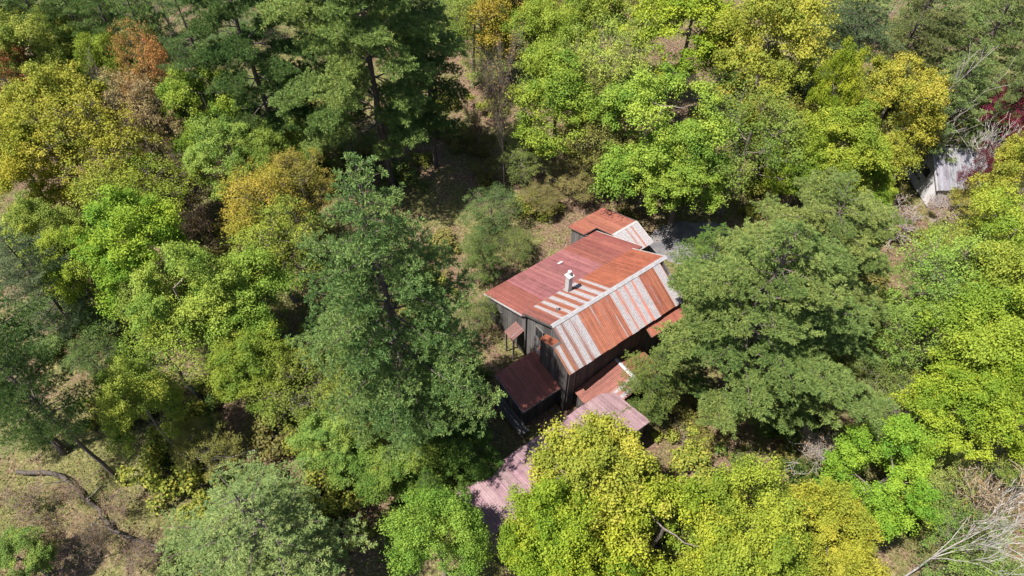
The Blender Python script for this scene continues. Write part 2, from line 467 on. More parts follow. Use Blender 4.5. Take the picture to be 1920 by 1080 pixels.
# --- low wing in front of the near gable
roof(house, 'wing_roof', hv(-3.72, -1.12, 3.10), Vector((3.74, 0, 0)), hv(0, 2.02, 2.56)-hv(0, -1.12, 3.10), lambda d, i: ((0.180, 0.056, 0.040), 1.3 if d < 3.4 else 0.7))
wall(house, (-3.5, 1.8), (0.10, 1.8), 0.35, lambda t: 2.50, 'wing_wall', M_DARKWOOD)
wall(house, (-3.5, -0.95), (-3.5, 1.8), 0.35, lambda t: 2.98-0.47*t, 'wing_wall', M_BOARD)
wall(house, (0.10, -0.95), (-3.5, -0.95), 0.35, lambda t: 2.98, 'wing_wall', M_BOARD)
MB().bar(hv(-3.74, 2.05, 2.50), hv(0.0, 2.05, 2.50), 0.05, 0.14).build('fascia', M_BOARD, house)
MB().bar(hv(-3.75, -1.1, 3.04), hv(-3.75, 2.02, 2.49), 0.05, 0.12).build('rake_board', M_BOARD, house)
# deck with a ladder-like railing beside the wing
dk = MB()
for i in range(7): dk.box(-4.28+i*0.105, -4.19+i*0.105, -2.55, 1.0, 0.62, 0.66)
dk.build('deck', M_BOARD, house)
rl = MB()
for z in (1.05, 1.62): rl.bar(hv(-4.22, -0.9, z), hv(-4.22, 2.5, z), 0.07, 0.06)
for i in range(13): rl.bar(hv(-4.22, -0.9+i*0.283, 0.25), hv(-4.22, -0.9+i*0.283, 1.62), 0.05, 0.05)
rl.build('railing', M_BOARD, house)
# --- cross wing towards the barn, ridge running away from the main wall
def col_cross(d, i): return ((0.188, 0.068, 0.048), 1.1) if d < 1.7 else ((0.184, 0.080, 0.064), 0.62)
roof(house, 'cross_roof', hv(3.75, 2.56, 2.78), Vector((0, -2.6, 0)), hv(0.15, 2.56, 2.06)-hv(3.75, 2.56, 2.78), col_cross, wid=0.52)
roof(house, 'cross_roof', hv(3.75, 2.56, 2.78), Vector((0, -2.6, 0)), hv(6.0, 2.56, 2.2)-hv(3.75, 2.56, 2.78), lambda d, i: ((0.176, 0.068, 0.040), 1.1))
ridge_cap(house, hv(3.75, 2.56, 2.81), hv(3.75, 5.15, 2.81), 0.14, 0.05)
wall(house, (0.4, 3.8), (0.4, 2.4), 0, lambda t: 2.05, 'cross_wall', M_DARKWOOD)
wall(house, (5.8, 2.6), (5.8, 5.0), 0, lambda t: 2.17, 'cross_wall', M_DARKWOOD)
# --- low roof step at the front eave
roof(house, 'eave_roof', hv(6.0, 2.55, 4.75), Vector((3.2, 0, 0)), hv(0, 3.35, 4.35)-hv(0, 2.55, 4.75), lambda d, i: ((0.200, 0.064, 0.040), 1.0))
# --- little lean-to over the side door on the rear gable
roof(house, 'door_roof', hv(0.06, -3.9, 2.95), Vector((0, 0.98, 0))*-1, hv(-0.95, -3.9, 2.55)-hv(0.06, -3.9, 2.95), lambda d, i: ((0.136, 0.060, 0.048), 1.0), wid=0.5)
for v in (-3.85, -2.95): MB().box(-0.90, -0.80, -v-0.05, -v+0.05, 0, 2.52).build('post', M_BOARD, house)
dd = MB().box(0.0, 0.05, 2.72, 3.70, 0.1, 2.1).build('door', M_DARK, house)
MB().box(-0.04, -0.002, 2.80, 2.86, 1.0, 1.12).build('handle', M_CAP, dd)
# windows on the near gable ends
def window(u, v0, v1, z0, z1):
    f = MB(); t = 0.07
    f.box(u-0.05, u+0.02, -v1, -v0, z0, z0+t); f.box(u-0.05, u+0.02, -v1, -v0, z1-t, z1)
    f.box(u-0.05, u+0.02, -v1, -v1+t, z0+t, z1-t); f.box(u-0.05, u+0.02, -v0-t, -v0, z0+t, z1-t)
    mid = (v0+v1)/2
    f.box(u-0.04, u+0.02, -mid-0.02, -mid+0.02, z0+t, z1-t)
    w_ = f.build('window', M_BOARD, house)
    MB().box(u-0.025, u-0.01, -v1+t, -mid-0.02, z0+t, z1-t).build('pane', M_GLASS, w_)
    MB().box(u-0.025, u-0.01, -mid+0.02, -v0-t, z0+t, z1-t).build('pane', M_GLASS, w_)
window(0.03, -6.9, -5.6, 0.9, 2.1)
window(0.11, -1.75, -0.9, 3.7, 4.9)
# chimney: square flue with a flared cap and two pots
ch = hv(3.52, -2.56, 0)
cm = MB().box(ch.x-0.165, ch.x+0.165, ch.y-0.18, ch.y+0.18, 4.9, 6.78)
chim = cm.build('chimney', M_CHIM, house)
cc = MB().box(ch.x-0.25, ch.x+0.25, ch.y-0.26, ch.y+0.26, 6.78, 6.88)
cc.box(ch.x-0.21, ch.x+0.21, ch.y-0.22, ch.y+0.22, 6.88, 6.92)
cc.build('chimney_cap', M_CHIM, chim)
def ring_mesh(r, h, seg=12, r2=None):
    m = MB(); r2 = r if r2 is None else r2; n0 = 0
    for i in range(seg):
        a = 2*math.pi*i/seg; m.v.append((r*math.cos(a), r*math.sin(a), 0))
    for i in range(seg):
        a = 2*math.pi*i/seg; m.v.append((r2*math.cos(a), r2*math.sin(a), h))
    m.f += [(i, (i+1) % seg, seg+(i+1) % seg, seg+i) for i in range(seg)]
    m.f += [tuple(range(seg))[::-1], tuple(range(seg, 2*seg))]
    return m
pot = ring_mesh(0.15, 0.24, 12, 0.13).build('chimney_pot', M_CHIM, chim); pot.location = ch+Vector((0.06, 0.08, 6.92))
pot = ring_mesh(0.085, 0.06, 10).build('flue_opening', M_DARK, chim); pot.location = ch+Vector((0.08, -0.12, 6.922))
vp = ring_mesh(0.17, 0.05, 12).build('vent_flange', M_DARKWOOD, house); vp.location = hv(1.45, -1.15, 6.80-SL*1.15+0.02)
v2 = ring_mesh(0.07, 0.3, 10).build('vent_pipe', M_CAP, vp); v2.location = (0, 0, 0.04)

# --- long low barn with a faded pink roof
barn = thing('barn', 'long low barn with a faded pink metal roof under the golden yellow maple', 'barn', HO, (0, 0, HA))
def col_pink(d, i): return PINK, 1.35
roof(barn, 'barn_roof', hv(-10.6, 7.6, 3.35), Vector((12.7, 0, 0)), hv(0, 3.85, 2.30)-hv(0, 7.6, 3.35), col_pink, wid=0.75)
wall(barn, (-10.35, 4.1), (1.95, 4.1), 0, lambda t: 2.28, 'barn_wall', M_DARKWOOD)
wall(barn, (1.85, 4.1), (1.85, 7.4), 0, lambda t: 2.28+0.95*t, 'barn_wall', M_DARKWOOD)
wall(barn, (1.85, 7.4), (-10.35, 7.4), 0, lambda t: 3.2, 'barn_wall', M_DARKWOOD)
wall(barn, (-10.35, 7.4), (-10.35, 4.1), 0, lambda t: 3.2-0.95*t, 'barn_wall', M_BOARD)
MB().bar(hv(-10.63, 3.85, 2.25), hv(-10.63, 7.6, 3.29), 0.05, 0.13).build('rake_board', M_TRIM, barn)

# --- grey shed at the right
SHX, SHY, SHA = 36.2, 45.9, R(4)
shed = thing('shed', 'small weathered shed with a bright ribbed metal roof at the right', 'shed', (SHX, SHY, 0), (0, 0, SHA))
# local: x along ridge (0..4.2), y depth; ridge at y=0
def shed_col(d, i): return (0.17, 0.168, 0.182), 1.35
roof(shed, 'shed_roof', (-0.2, 0, 4.1), (4.6, 0, 0), (0, -2.9, -2.0), shed_col, wid=0.55)
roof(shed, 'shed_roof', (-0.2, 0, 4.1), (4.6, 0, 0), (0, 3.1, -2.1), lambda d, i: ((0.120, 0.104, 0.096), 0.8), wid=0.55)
ridge_cap(shed, (-0.25, 0, 4.13), (4.45, 0, 4.13), 0.14, 0.08, M_TRIM)
def swall(a, b, z0, ztop, nm='wall', bw=0.24):
    m = MB(); a = Vector(a); b = Vector(b); L = (b-a).length; d = (b-a)/L; nn = Vector((-d.y, d.x)); k = round(L/bw); w = L/k
    for i in range(k):
        P = []
        off = random.uniform(0, 0.02)
        for top in (0, 1):
            for q, t, o_ in ((a+d*(i*w+0.008), i/k, -0.05), (a+d*((i+1)*w-0.008), (i+1)/k, -0.05), (a+d*((i+1)*w-0.008), (i+1)/k, 0.05+off), (a+d*(i*w+0.008), i/k, 0.05+off)):
                p = q+nn*o_; P.append((p.x, p.y, ztop(t) if top else z0))
        m.hexa(P)
    return m.build(nm, M_GREYWOOD, shed)
swall((0, 2.8), (0, -2.8), 0, lambda t: 3.98-2.0/2.9*abs(2.8-5.6*t), 'gable_wall')
swall((4.2, -2.8), (4.2, 2.8), 0, lambda t: 3.98-2.0/2.9*abs(-2.8+5.6*t), 'gable_wall')
swall((0.06, -2.8), (4.14, -2.8), 0, lambda t: 2.05)
swall((4.14, 2.8), (0.06, 2.8), 0, lambda t: 2.05)
sw = MB(); sw.box(-0.14, -0.06, -1.1, -1.0, 1.6, 2.7).box(-0.14, -0.06, 0.0, 0.1, 1.6, 2.7).box(-0.14, -0.06, -1.0, 0.0, 1.6, 1.7).box(-0.14, -0.06, -1.0, 0.0, 2.6, 2.7)
w_ = sw.build('window', M_TRIM, shed); MB().box(-0.10, -0.08, -1.0, 0.0, 1.7, 2.6).build('pane', M_GLASS, w_)
MB().bar((-0.14, 2.5, 1.0), (-0.14, -0.4, 1.05), 0.05, 0.14).build('batten', M_DARKWOOD, shed)
MB().bar((-0.22, 0, 4.02), (-0.22, -2.9, 2.03), 0.05, 0.14).build('rake_board', M_TRIM, shed)
MB().bar((-0.22, 0, 4.02), (-0.22, 3.1, 1.93), 0.05, 0.14).build('rake_board', M_DARKWOOD, shed)

# ------------------------------------------------------------------ trees
def unit(a): return a/np.maximum(np.linalg.norm(a, axis=-1, keepdims=True), 1e-9)

def tubes(segs, sides=5):
    """segs: list of (p0, p1, r0, r1) -> verts, faces"""
    P0 = np.array([s[0] for s in segs], float); P1 = np.array([s[1] for s in segs], float)
    r0 = np.array([s[2] for s in segs]); r1 = np.array([s[3] for s in segs])
    d = unit(P1-P0)
    ref = np.where(np.abs(d[:, 2:3]) > 0.9, np.array([[1., 0, 0]]), np.array([[0, 0, 1.]]))
    a = unit(np.cross(d, ref)); b = np.cross(d, a)
    th = np.linspace(0, 2*np.pi, sides, endpoint=False)
    ca, sa = np.cos(th), np.sin(th)
    ring = a[:, None]*ca[None, :, None]+b[:, None]*sa[None, :, None]
    V = np.concatenate([P0[:, None]+ring*r0[:, None, None], P1[:, None]+ring*r1[:, None, None]], 1).reshape(-1, 3)
    i = np.arange(sides); j = (i+1) % sides
    f = np.stack([i, j, sides+j, sides+i], -1)
    F = (f[None]+(np.arange(len(segs))*2*sides)[:, None, None]).reshape(-1, 4)
    return V, F

def leaves(P, Nrm, size, aspect=0.75, tint=None):
    """rhombic leaf faces at P facing Nrm"""
    n = len(P)
    t = unit(rng.normal(size=(n, 3))); a = unit(np.cross(Nrm, t)); b = np.cross(Nrm, a)
    s = np.asarray(size)[:, None] if np.ndim(size) else np.full((n, 1), size)
    bend = Nrm*s*0.18
    V = np.stack([P+a*s*0.62, P+b*s*0.5*aspect-bend*0.3, P-a*s*0.62-bend, P-b*s*0.5*aspect-bend*0.3], 1).reshape(-1, 3)
    F = np.arange(4*n).reshape(n, 4)
    return V, F, np.repeat(tint if tint is not None else rng.random(n), 4)

def skeleton(targets, H, base_r, r, trunk_top, wob=0.25):
    """tree of limbs reaching every target point from a tapering trunk"""
    segs = []
    k = 10
    tz = np.linspace(0, trunk_top, k)
    lean = r.normal(0, 0.12, 2)
    tp = np.stack([lean[0]*tz*0.25+np.cumsum(r.normal(0, wob*0.25, k)), lean[1]*tz*0.25+np.cumsum(r.normal(0, wob*0.25, k)), tz], -1)
    tp[0, :2] = 0
    nodes = [tuple(p) for p in tp]; rad = [base_r*(1-0.75*z/ (H)) for z in tz]; rad[0] = base_r*1.45
    for i in range(k-1): segs.append((tp[i], tp[i+1], rad[i], rad[i+1]))
    order = np.argsort(np.linalg.norm(targets-np.array([0, 0, trunk_top*0.6]), axis=1))
    NP = [np.array(x) for x in nodes]; NR = list(rad)
    for ti in order:
        t = targets[ti]
        A = np.array(NP)
        d = np.linalg.norm(A-t, axis=1)
        pen = np.where(A[:, 2] > t[2]-0.2, 3.0, 0)+np.where(A[:, 2] < H*0.22, 4.0, 0)
        j = int(np.argmin(d+pen))
        p = A[j]; dist = d[j]
        m = max(2, int(dist/0.8)+1)
        r0 = min(NR[j]*0.65, 0.02+0.022*dist+0.01)
        r0 = max(r0, 0.018)
        prev = p; pr = r0
        for s in range(1, m+1):
            f = s/m
            q = p+(t-p)*f+np.array([0, 0, 0.12*dist*math.sin(math.pi*f)*-0.6])+(r.normal(0, 0.07, 3)*dist*0.25 if s < m else 0)
            qr = r0*(1-0.65*f)
            segs.append((prev, q, pr, qr)); NP.append(q); NR.append(qr)
            prev, pr = q, qr
    return segs

def deciduous(seed, nl=46, per=330, r0=4.0, H=12.0, cz=7.2, half=4.4, leaf=0.25, lobe=(0.95, 1.55), shell=0.55, twigs=0, flat=0.7, sub=10):
    """returns wood mesh, leaf mesh; crown radius r0, crown centre cz"""
    global rng
    rng = np.random.default_rng(seed); r = rng
    # uneven envelope: a few low frequency bulges
    bd = unit(r.normal(size=(7, 3))); bw = r.uniform(-0.22, 0.30, 7)
    def env(d): return 1+np.sum(bw*np.clip(d@bd.T, 0, 1)**3, -1)
    d = unit(r.normal(size=(nl*3, 3))); d = d[d[:, 2] > -0.55][:nl]
    rad = (shell+(1-shell)*r.random(len(d))**0.5)*env(d)
    C = d*rad[:, None]*np.array([r0*0.80, r0*0.80, half*0.80]); C[:, 2] += cz
    R_ = r.uniform(*lobe, len(C))*r0/4.0
    segs = skeleton(C-np.array([0, 0, 0.25]), H, 0.20*r0/4+0.03, r, cz+half*0.35)
    P = []; Nn = []; TT = []; S = []
    for c, q in zip(C, R_):
        # each limb end carries several sprays; each spray is a tight dome of leaves with air between
        outw = unit(c-np.array([0, 0, cz]))
        sd = unit(r.normal(size=(sub*4, 3))+np.array([0, 0, 0.35])+outw*0.6); sd = sd[sd[:, 2] > -0.4][:sub]
        lt = r.random()
        for s_ in sd:
            n_ = int(per*r.uniform(0.45, 1.4))
            cr = q*r.uniform(0.26, 0.46)
            cen = c+s_*q*np.array([1, 1, flat])*r.uniform(0.55, 1.25)
            if twigs:
                segs.append((c-np.array([0, 0, .25]), cen, 0.016, 0.006))
            dd = unit(r.normal(size=(n_, 3))+np.array([0, 0, 0.45])+s_*0.3)
            rr_ = cr*np.minimum(1.6, np.abs(r.normal(0.85, 0.32, n_)))[:, None]
            pos = cen+dd*rr_*np.array([1.15, 1.15, 0.75])
            P.append(pos); Nn.append(unit(dd*0.65+np.array([0, 0, 0.45])+r.normal(size=(n_, 3))*0.5))
            TT.append(np.clip(lt*0.5+r.random()*0.25+r.random(n_)*0.25, 0, 1)); S.append(leaf*r.uniform(0.6, 1.25, n_))
    P = np.concatenate(P); Nn = np.concatenate(Nn); TT = np.concatenate(TT); S = np.concatenate(S)
    V, F, T_ = leaves(P, Nn, S, 0.8, TT)
    wv, wf = tubes(segs, 5)
    return np_mesh('wood', wv, wf, M_BARK, smooth=True), np_mesh('crown', V, F, M_LEAF, attr={'tint': T_}), (r0, cz, H)

def conifer(seed, H=22.0, r0=5.0, z0=0.22, whorl=1.05, per=(5, 6), tuft=24, nlen=0.21, nw=0.020, droop=0.05, spray=0.30, gap=0.12, prof=None, cover=0.36, upn=0.7, density=1.3, wlmax=0.95):
    """white pine: whorls of long level boughs carrying flat sprays of needle tufts"""
    r = np.random.default_rng(seed)
    segs = []; TP = []; TD = []; TTi = []
    tz = np.linspace(0, H, 16); ox = np.cumsum(r.normal(0, 0.06, 16)); oy = np.cumsum(r.normal(0, 0.06, 16)); ox[0] = oy[0] = 0
    rr = 0.012*H*(1-tz/H)**0.8+0.02; rr[0] *= 1.3
    tp = np.stack([ox, oy, tz], -1)
    for i in range(15): segs.append((tp[i], tp[i+1], rr[i], rr[i+1]))
    def trunk(z): return np.array([np.interp(z, tz, ox), np.interp(z, tz, oy), z])
    z = z0*H
    lobes = r.normal(size=(4, 2)); lobes /= np.linalg.norm(lobes, axis=1, keepdims=True); lw = r.uniform(-0.25, 0.3, 4)
    # dead lower snags
    for _ in range(10):
        zz = r.uniform(0.10, z0+0.1)*H; a = r.uniform(0, 6.28); L = r.uniform(0.6, 2.2)
        p = trunk(zz); segs.append((p, p+np.array([math.cos(a)*L, math.sin(a)*L, -0.15*L]), 0.035, 0.01))
    while z < H-0.25:
        t = (z/H-z0)/(1-z0)
        base = (prof or (lambda t: (min(1, 0.62+1.5*t) if t < 0.28 else 1.0-((t-0.28)/0.72)**1.25*0.92)))(t)*r0
        m = r.integers(per[0], per[1]+1); a0 = r.uniform(0, 6.28)
        for k in range(m):
            if r.random() < gap: continue
            a = a0+6.283*k/m+r.normal(0, 0.25)
            dirv = np.array([math.cos(a), math.sin(a), 0]); side = np.array([-dirv[1], dirv[0], 0])
            L = base*r.uniform(0.62, 1.12)*(1+float(np.sum(lw*np.clip(lobes@dirv[:2], 0, 1)**2)))
            L = max(L, 0.35)
            rise = r.uniform(-0.02, 0.22)*(1-0.4*t)+(0.55*t**2); p = trunk(z+r.normal(0, 0.2))
            nseg = 5; prev = p; br = 0.018+0.011*L
            bend = r.normal(0, 0.12)
            pts = []
            for s in range(1, nseg+1):
                f = s/nseg
                q = p+dirv*L*f+side*bend*L*f*f+np.array([0, 0, L*(rise*f-droop*f*f*2.2+0.10*f**3)])
                segs.append((prev, q, br*(1-0.8*(f-1/nseg)), br*(1-0.8*f))); prev = q; pts.append(q)
            pts = np.array([p]+pts)
            lt = r.random()
            # side shoots
            ns = max(3, int(L/0.26*density))
            for s in range(ns):
                cv = cover*(1-0.9*t); f = cv+(1-cv)*(s+r.random())/ns
                c = np.array([np.interp(f*nseg, np.arange(nseg+1), pts[:, i]) for i in range(3)])
                wl = spray*L*(0.35+0.9*math.sin(math.pi*min(1, (f-cv*0.6)/(1.05-cv*0.6))))*r.uniform(0.5, 1.1)
                wl = min(wl, wlmax)
                sg = 1 if s % 2 else -1
                sdir = unit(side*sg+dirv*r.uniform(0.35, 0.9)+np.array([0, 0, r.normal(0.05, 0.12)]))
                nt = max(1, int(wl/0.24*density))
                for q in range(nt):
                    g = (q+0.6)/nt
                    pos = c+sdir*wl*g+r.normal(0, 0.07, 3)
                    TP.append(pos); TD.append(unit(sdir*0.5+dirv*0.3+np.array([0, 0, upn]))); TTi.append(lt*0.4+r.random()*0.3)
            TP.append(pts[-1]); TD.append(unit(dirv+np.array([0, 0, 0.6]))); TTi.append(lt*0.4+0.2)
        z += whorl*r.uniform(0.7, 1.3)*(1-0.35*t)
    for q in range(4): TP.append(trunk(H-0.1*q)); TD.append(np.array([0, 0, 1.])); TTi.append(0.5)
    TP = np.array(TP); TD = np.array(TD); TTi = np.array(TTi); n = len(TP)
    # a tuft: needles fanning from one point, as slim triangles
    P = np.repeat(TP, tuft, 0); D = unit(np.repeat(TD, tuft, 0)*0.75+r.normal(size=(n*tuft, 3))*0.62)
    Ln = nlen*r.uniform(0.6, 1.2, n*tuft)[:, None]
    S = unit(np.cross(D, r.normal(size=D.shape)))*nw*r.uniform(0.7, 1.3, n*tuft)[:, None]
    V = np.stack([P+S*0.35, P-S*0.35, P+D*Ln*0.75-S, P+D*Ln+S*0.6], 1)
    V = np.stack([P-D*0.03+S*0.4, P+D*Ln-S*0.9, P+D*Ln*0.9+S*0.9], 1).reshape(-1, 3)
    F = np.arange(3*n*tuft).reshape(-1, 3)
    T_ = np.clip(np.repeat(np.repeat(TTi, tuft)+r.random(n*tuft)*0.3, 3), 0, 1)
    wv, wf = tubes(segs, 5)
    return np_mesh('wood', wv, wf, M_BARK, smooth=True), np_mesh('crown', V, F, M_NEEDLE, attr={'tint': T_}), (r0, H*0.6, H)

def bare(seed, H=10.0, r0=3.5, levels=4, spread=0.7, base_r=0.17, start=0.3, kids=(3, 5), twig_r=0.011, up=0.45, buds=0):
    """leafless tree by recursion"""
    r = np.random.default_rng(seed); segs = []; ends = []
    def grow(p, d, L, rad, lv):
        m = 4; prev = p; pr = rad; pts = []
        for s in range(m):
            d = unit(d+r.normal(0, 0.10, 3)+np.array([0, 0, 0.04*up]))
            q = prev+d*L/m; qr = max(rad*(1-0.55*(s+1)/m), twig_r)
            segs.append((prev, q, pr, qr)); pts.append((q, d, qr)); prev, pr = q, qr
        if lv == 0: ends.append(prev); return
        nk = r.integers(kids[0], kids[1]+1)+(2 if lv == levels else 0)
        for k in range(nk):
            idx = r.integers(0 if lv < levels else 1, m); q, dd, qr = pts[idx]
            nd = unit(dd*0.55+unit(r.normal(size=3))*spread+np.array([0, 0, up]))
            grow(q, nd, L*r.uniform(0.45, 0.75), max(qr*0.6, twig_r), lv-1)
    grow(np.zeros(3), np.array([0, 0, 1.0]), H*0.55, base_r, levels)
    wv, wf = tubes(segs, 4)
    hz = wv[:, 2].max(); wr = np.percentile(np.hypot(wv[:, 0], wv[:, 1]), 97)
    wv = wv*np.array([r0/wr, r0/wr, H/hz])
    leafm = None
    if buds:
        E = np.array(ends)*np.array([r0/wr, r0/wr, H/hz]); E = np.repeat(E, buds, 0)+r.normal(0, 0.12, (len(E)*buds, 3))
        V, F, T_ = leaves(E, unit(r.normal(size=E.shape)+np.array([0, 0, 0.6])), r.uniform(0.07, 0.16, len(E)), 0.7)
        leafm = np_mesh('crown', V, F, M_LEAF, attr={'tint': T_})
    return np_mesh('wood', wv, wf, M_BARK, smooth=True), leafm, (r0, H*0.6, H)

VAR = {
    'maple': [deciduous(100+i, nl=nl, per=pr, lobe=lb, half=hf, flat=fl, leaf=lf, sub=sb) for i, (nl, pr, lb, hf, fl, lf, sb) in enumerate([
        (26, 185, (1.0, 1.7), 4.3, 0.75, 0.128, 11), (34, 150, (0.8, 1.5), 4.8, 0.8, 0.125, 11), (22, 210, (1.2, 1.9), 3.9, 0.7, 0.132, 12), (42, 125, (0.7, 1.3), 4.4, 0.8, 0.125, 10), (30, 165, (0.9, 1.6), 5.2, 0.8, 0.128, 11)])],
    'airy': [deciduous(200+i, nl=nl, per=pr, lobe=lb, half=hf, flat=0.9, leaf=0.125, shell=0.35, twigs=1, sub=10) for i, (nl, pr, lb, hf) in enumerate([
        (40, 42, (0.9, 1.7), 4.6), (50, 34, (0.8, 1.5), 5.0), (34, 50, (1.0, 1.8), 4.2)])],
    'pine': [conifer(300), conifer(301, gap=0.18, droop=0.08), conifer(302, whorl=1.1, gap=0.15), conifer(303, H=15, whorl=0.8, r0=3.2, spray=0.36, gap=0.12, cover=0.32, wlmax=0.6, per=(5, 7))],
    'greatpine': [conifer(304, per=(6, 8), whorl=0.95, wlmax=1.1, density=1.45, z0=0.2, gap=0.1)],
    'highpine': [conifer(305, z0=0.48, whorl=1.0, spray=0.4, wlmax=0.9)],
    'bough': [conifer(310, whorl=1.6, z0=0.26, per=(5, 6), spray=0.42, droop=0.15, gap=0.10, tuft=30, density=1.75, cover=0.52, upn=0.5, wlmax=1.05),
              conifer(311, whorl=1.4, z0=0.28, per=(5, 7), spray=0.36, droop=0.13, gap=0.10, tuft=30, density=1.7, cover=0.5, upn=0.5, wlmax=1.05,
                      prof=lambda t: (0.75+0.5*t if t < 0.4 else math.sqrt(max(0.02, 1-((t-0.3)/0.72)**2))*0.98))],
    'bare': [bare(400, 15, 2.6, 4, 0.6, 0.17, kids=(5, 6), up=0.55, twig_r=0.012, buds=1)],
    'dead': [bare(410, 11, 4.3, 5, 0.6, 0.12, kids=(2, 3), up=0.42, twig_r=0.013), bare(411, 11, 2.4, 3, 0.5, 0.16, kids=(3, 5), up=0.5)],
    'twig': [bare(420, 6, 3.0, 4, 0.85, 0.07, kids=(4, 5), up=0.4, buds=1), bare(421, 5, 3.0, 4, 1.0, 0.05, kids=(4, 5), up=0.25, buds=1)],
}
CAT = {'greatpine': 'pine tree', 'highpine': 'pine tree', 'maple': 'tree', 'airy': 'tree', 'pine': 'pine tree', 'bough': 'pine tree', 'bare': 'bare tree', 'dead': 'dead tree', 'twig': 'bare shrub'}
NAME = {'greatpine': 'pine_tree', 'highpine': 'pine_tree', 'maple': 'maple_tree', 'airy': 'young_tree', 'pine': 'pine_tree', 'bough': 'pine_tree', 'bare': 'bare_tree', 'dead': 'dead_tree', 'twig': 'bare_shrub'}

